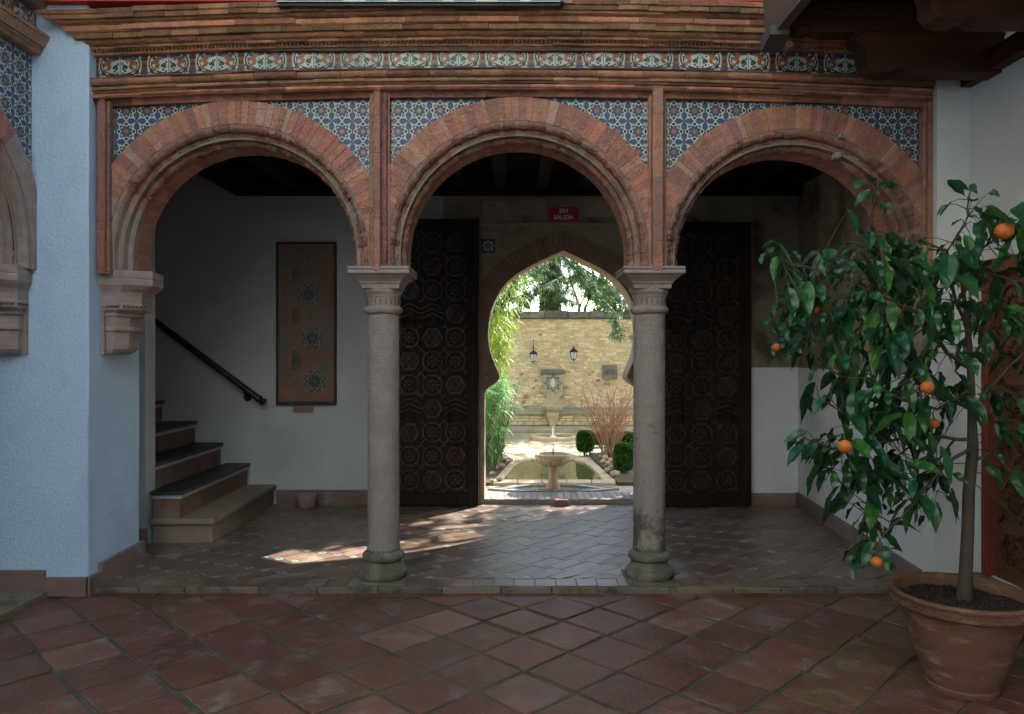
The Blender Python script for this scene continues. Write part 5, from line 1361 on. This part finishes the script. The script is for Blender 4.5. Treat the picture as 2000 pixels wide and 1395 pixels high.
for bo in boughs:
    pts = [Vector((P(a, b, c_)[0], c_, P(a, b, c_)[1])) for a, b, c_ in bo]; sm = []
    for a, b in zip(pts, pts[1:]):
        for k in range(5): sm.append(a.lerp(b, k/5))
    sm.append(pts[-1]); mb.tube(sm, [.030*(1-.85*i/(len(sm)-1)) for i in range(len(sm))], 5)
    for i in range(3, len(sm)):
        for j in range(3):
            v = rv(); v.z = -abs(v.z)*.5; e = sm[i]+v*R.uniform(.15,.42); mb.tube([sm[i], e], [.006,.002], 3); needle_spray(nd, sm[i], e, 44, .085)
# ivy like leaves on trunk
for _ in range(4500):
    a = R.uniform(0, 2*PI); z_ = R.uniform(1.8, 5); p = Vector((xt+.26*math.cos(a), Yt+.26*math.sin(a), z_)); v = rv(); k = R.uniform(.5,1.6); blade(nd, p, v, .10, .028, .2, (k*1.3, k*1.1, k*.8), 2)
mb.build("trunk", dbark, cd, smooth=True); nd.build("needles", ced_m, cd)
# slender tree right of it
Yt = 19; x, _ = P(1130, 600, Yt); t2 = empty("slender_tree", (x, Yt, 0), "slender leaning tree seen above the garden wall at the right of the cedar", "tree")
mb = MB(); nd = MB()
for pl_ in ([(1138,640),(1143,600),(1158,572),(1166,555),(1175,530),(1195,500)], [(1128,640),(1131,600),(1124,575),(1118,560),(1108,520)], [(1166,555),(1158,530),(1150,500)], [(1131,600),(1142,580),(1146,560)]):
    pts = [Vector((P(a, b, Yt)[0], Yt+R.uniform(-.1,.1), P(a, b, Yt)[1])) for a, b in pl_]; mb.tube(pts, [.05*(1-.7*i/(len(pts)-1)) for i in range(len(pts))], 6)
    for p in pts[2:]:
        for j in range(5): e = p+rv()*.5; mb.tube([p, e], [.008,.003], 3); leafy(nd, e, (.22,.22,.2), 30, .08, .018)
mb.build("trunk", bark, t2); nd.build("foliage", ygreen, t2)
# bamboo at left
Yb = 13.2; x, _ = P(960, 850, Yb); bt = empty("bamboo_clump", (x, Yb, GZ), "sunlit yellow green bamboo at the left inside the doorway", "bamboo")
mb = MB(); nd = MB()
for k in range(40):
    b0 = Vector((GX(R.uniform(905,962), Yb+R.uniform(-.7,.7)), Yb+R.uniform(-.7,.7), GZ)); lean = Vector((R.uniform(-.05,.16), R.uniform(-.12,.12), 1)); h = R.uniform(2.0, 3.3); pts = []
    for i in range(7): t = i/6; pts.append(b0+Vector((lean.x*h*t*t*1.3, lean.y*h*t*t, h*t*(1-.06*t))))
    mb.tube(pts, [.014*(1-.7*i/6) for i in range(7)], 5)
    for i in range(2, 7):
        for j in range(24):
            p = pts[i]+rv()*.26; kk = R.uniform(.5,1.6); blade(nd, p, Vector((R.uniform(-.7,.9), R.uniform(-.7,.7), R.uniform(-.7,.2))), R.uniform(.12,.24), .013, .5, (kk, kk, kk*.8), 3)
mb.build("canes", ygreen, bt); nd.build("leaves", ygreen, bt)
# distant foliage trees either side and one shading the near garden
def broadleaf(name, x, y, h, crown, label, n=5000, mat=None, L_=.11):
    t = empty(name, (x, y, 0), label, "tree"); mb = MB(); nd = MB(); c0 = Vector((x, y, h))
    mb.tube([(x, y, -.1), (x+.05, y, h*.4), c0], [.14,.11,.05], 8); cl = []
    for k in range(len(crown)):
        c = Vector(crown[k][:3]); mb.tube([(x+.05, y, h*.45), (c.x*.5+x*.5, c.y*.5+y*.5, c.z*.7+h*.1), c], [.06,.035,.012], 5); r_ = crown[k][3]
        for j in range(9): 
            q = c+rv()*r_*.85; mb.tube([c, q], [.012,.004], 3); leafy(nd, q, (r_*.45,)*3, n//(9*len(crown)), L_, .028)
    mb.build("trunk", bark, t); nd.build("crown", mat or ced_m, t); return t
broadleaf("shade_tree", 4.4, 13.3, 3.4, [(3.6,13.3,3.6,.9),(2.9,12.9,3.3,.6),(3.4,14.0,4.1,.8),(4.3,13.0,4.0,.8),(3.3,12.4,3.0,.6),(3.9,13.9,3.4,.8),(2.7,12.3,2.9,.45),(4.2,12.3,3.4,.7),(4.0,11.7,3.5,.6),(3.4,11.6,3.3,.5)], "broad leafy tree shading the right side of the garden", 15000, box_m)
broadleaf("shade_tree", 5.2, 17.2, 3.6, [(4.2,16.9,4.0,.8),(3.3,16.9,4.0,.7),(5.2,17.0,4.1,.8),(2.9,17.0,3.7,.5)], "leafy tree behind the garden wall at the far right", 7000, box_m)
t_ = empty("tall_shade_tree", (4.6, 10.9, 0), "slender tall tree by the house wall that dapples the sun patch on the floor", "tree")
mb = MB(); nd = MB(); mb.tube([(4.6,10.9,-.1),(4.5,10.9,3),(3.6,11,5)], [.12,.09,.04], 8)
for (px, py) in ((780,1042),(705,1050),(960,1010),(1040,1012),(1100,1035),(830,998),(700,1030),(620,1052),(1010,995),(1120,1005),(760,1020),(1060,1060),(640,1035),(560,1062),(815,1025),(740,1052),(990,1030),(1030,1030),(800,1062),(660,1062)):
    Y = F*CH/(py-HY); X = PX(px, Y); d = 6.0+R.uniform(-.5,.5); c = Vector((X, Y, 0))+sd/math.cos(math.radians(SUN_EL))*d
    mb.tube([(4.1,10.95,4), tuple(c)], [.02,.006], 4); leafy(nd, c, (.18,.18,.15), 230, .085, .026)
mb.build("trunk", bark, t_); nd.build("crown", box_m, t_)
broadleaf("garden_tree", -.9, 19.5, 3.2, [(-.9,19.5,3.2,.9),(-.2,19,3.9,.8),(-1.4,19.4,2.6,.8)], "leafy tree behind the wall at the left of the cedar", 5000, ygreen)
broadleaf("garden_tree", 3.4, 20, 3.4, [(3.2,19.8,3.6,.9),(2.5,20,3.0,.6),(3.7,19.4,2.7,.8)], "leafy tree behind the wall at the right edge of the doorway view", 5000, ced_m)
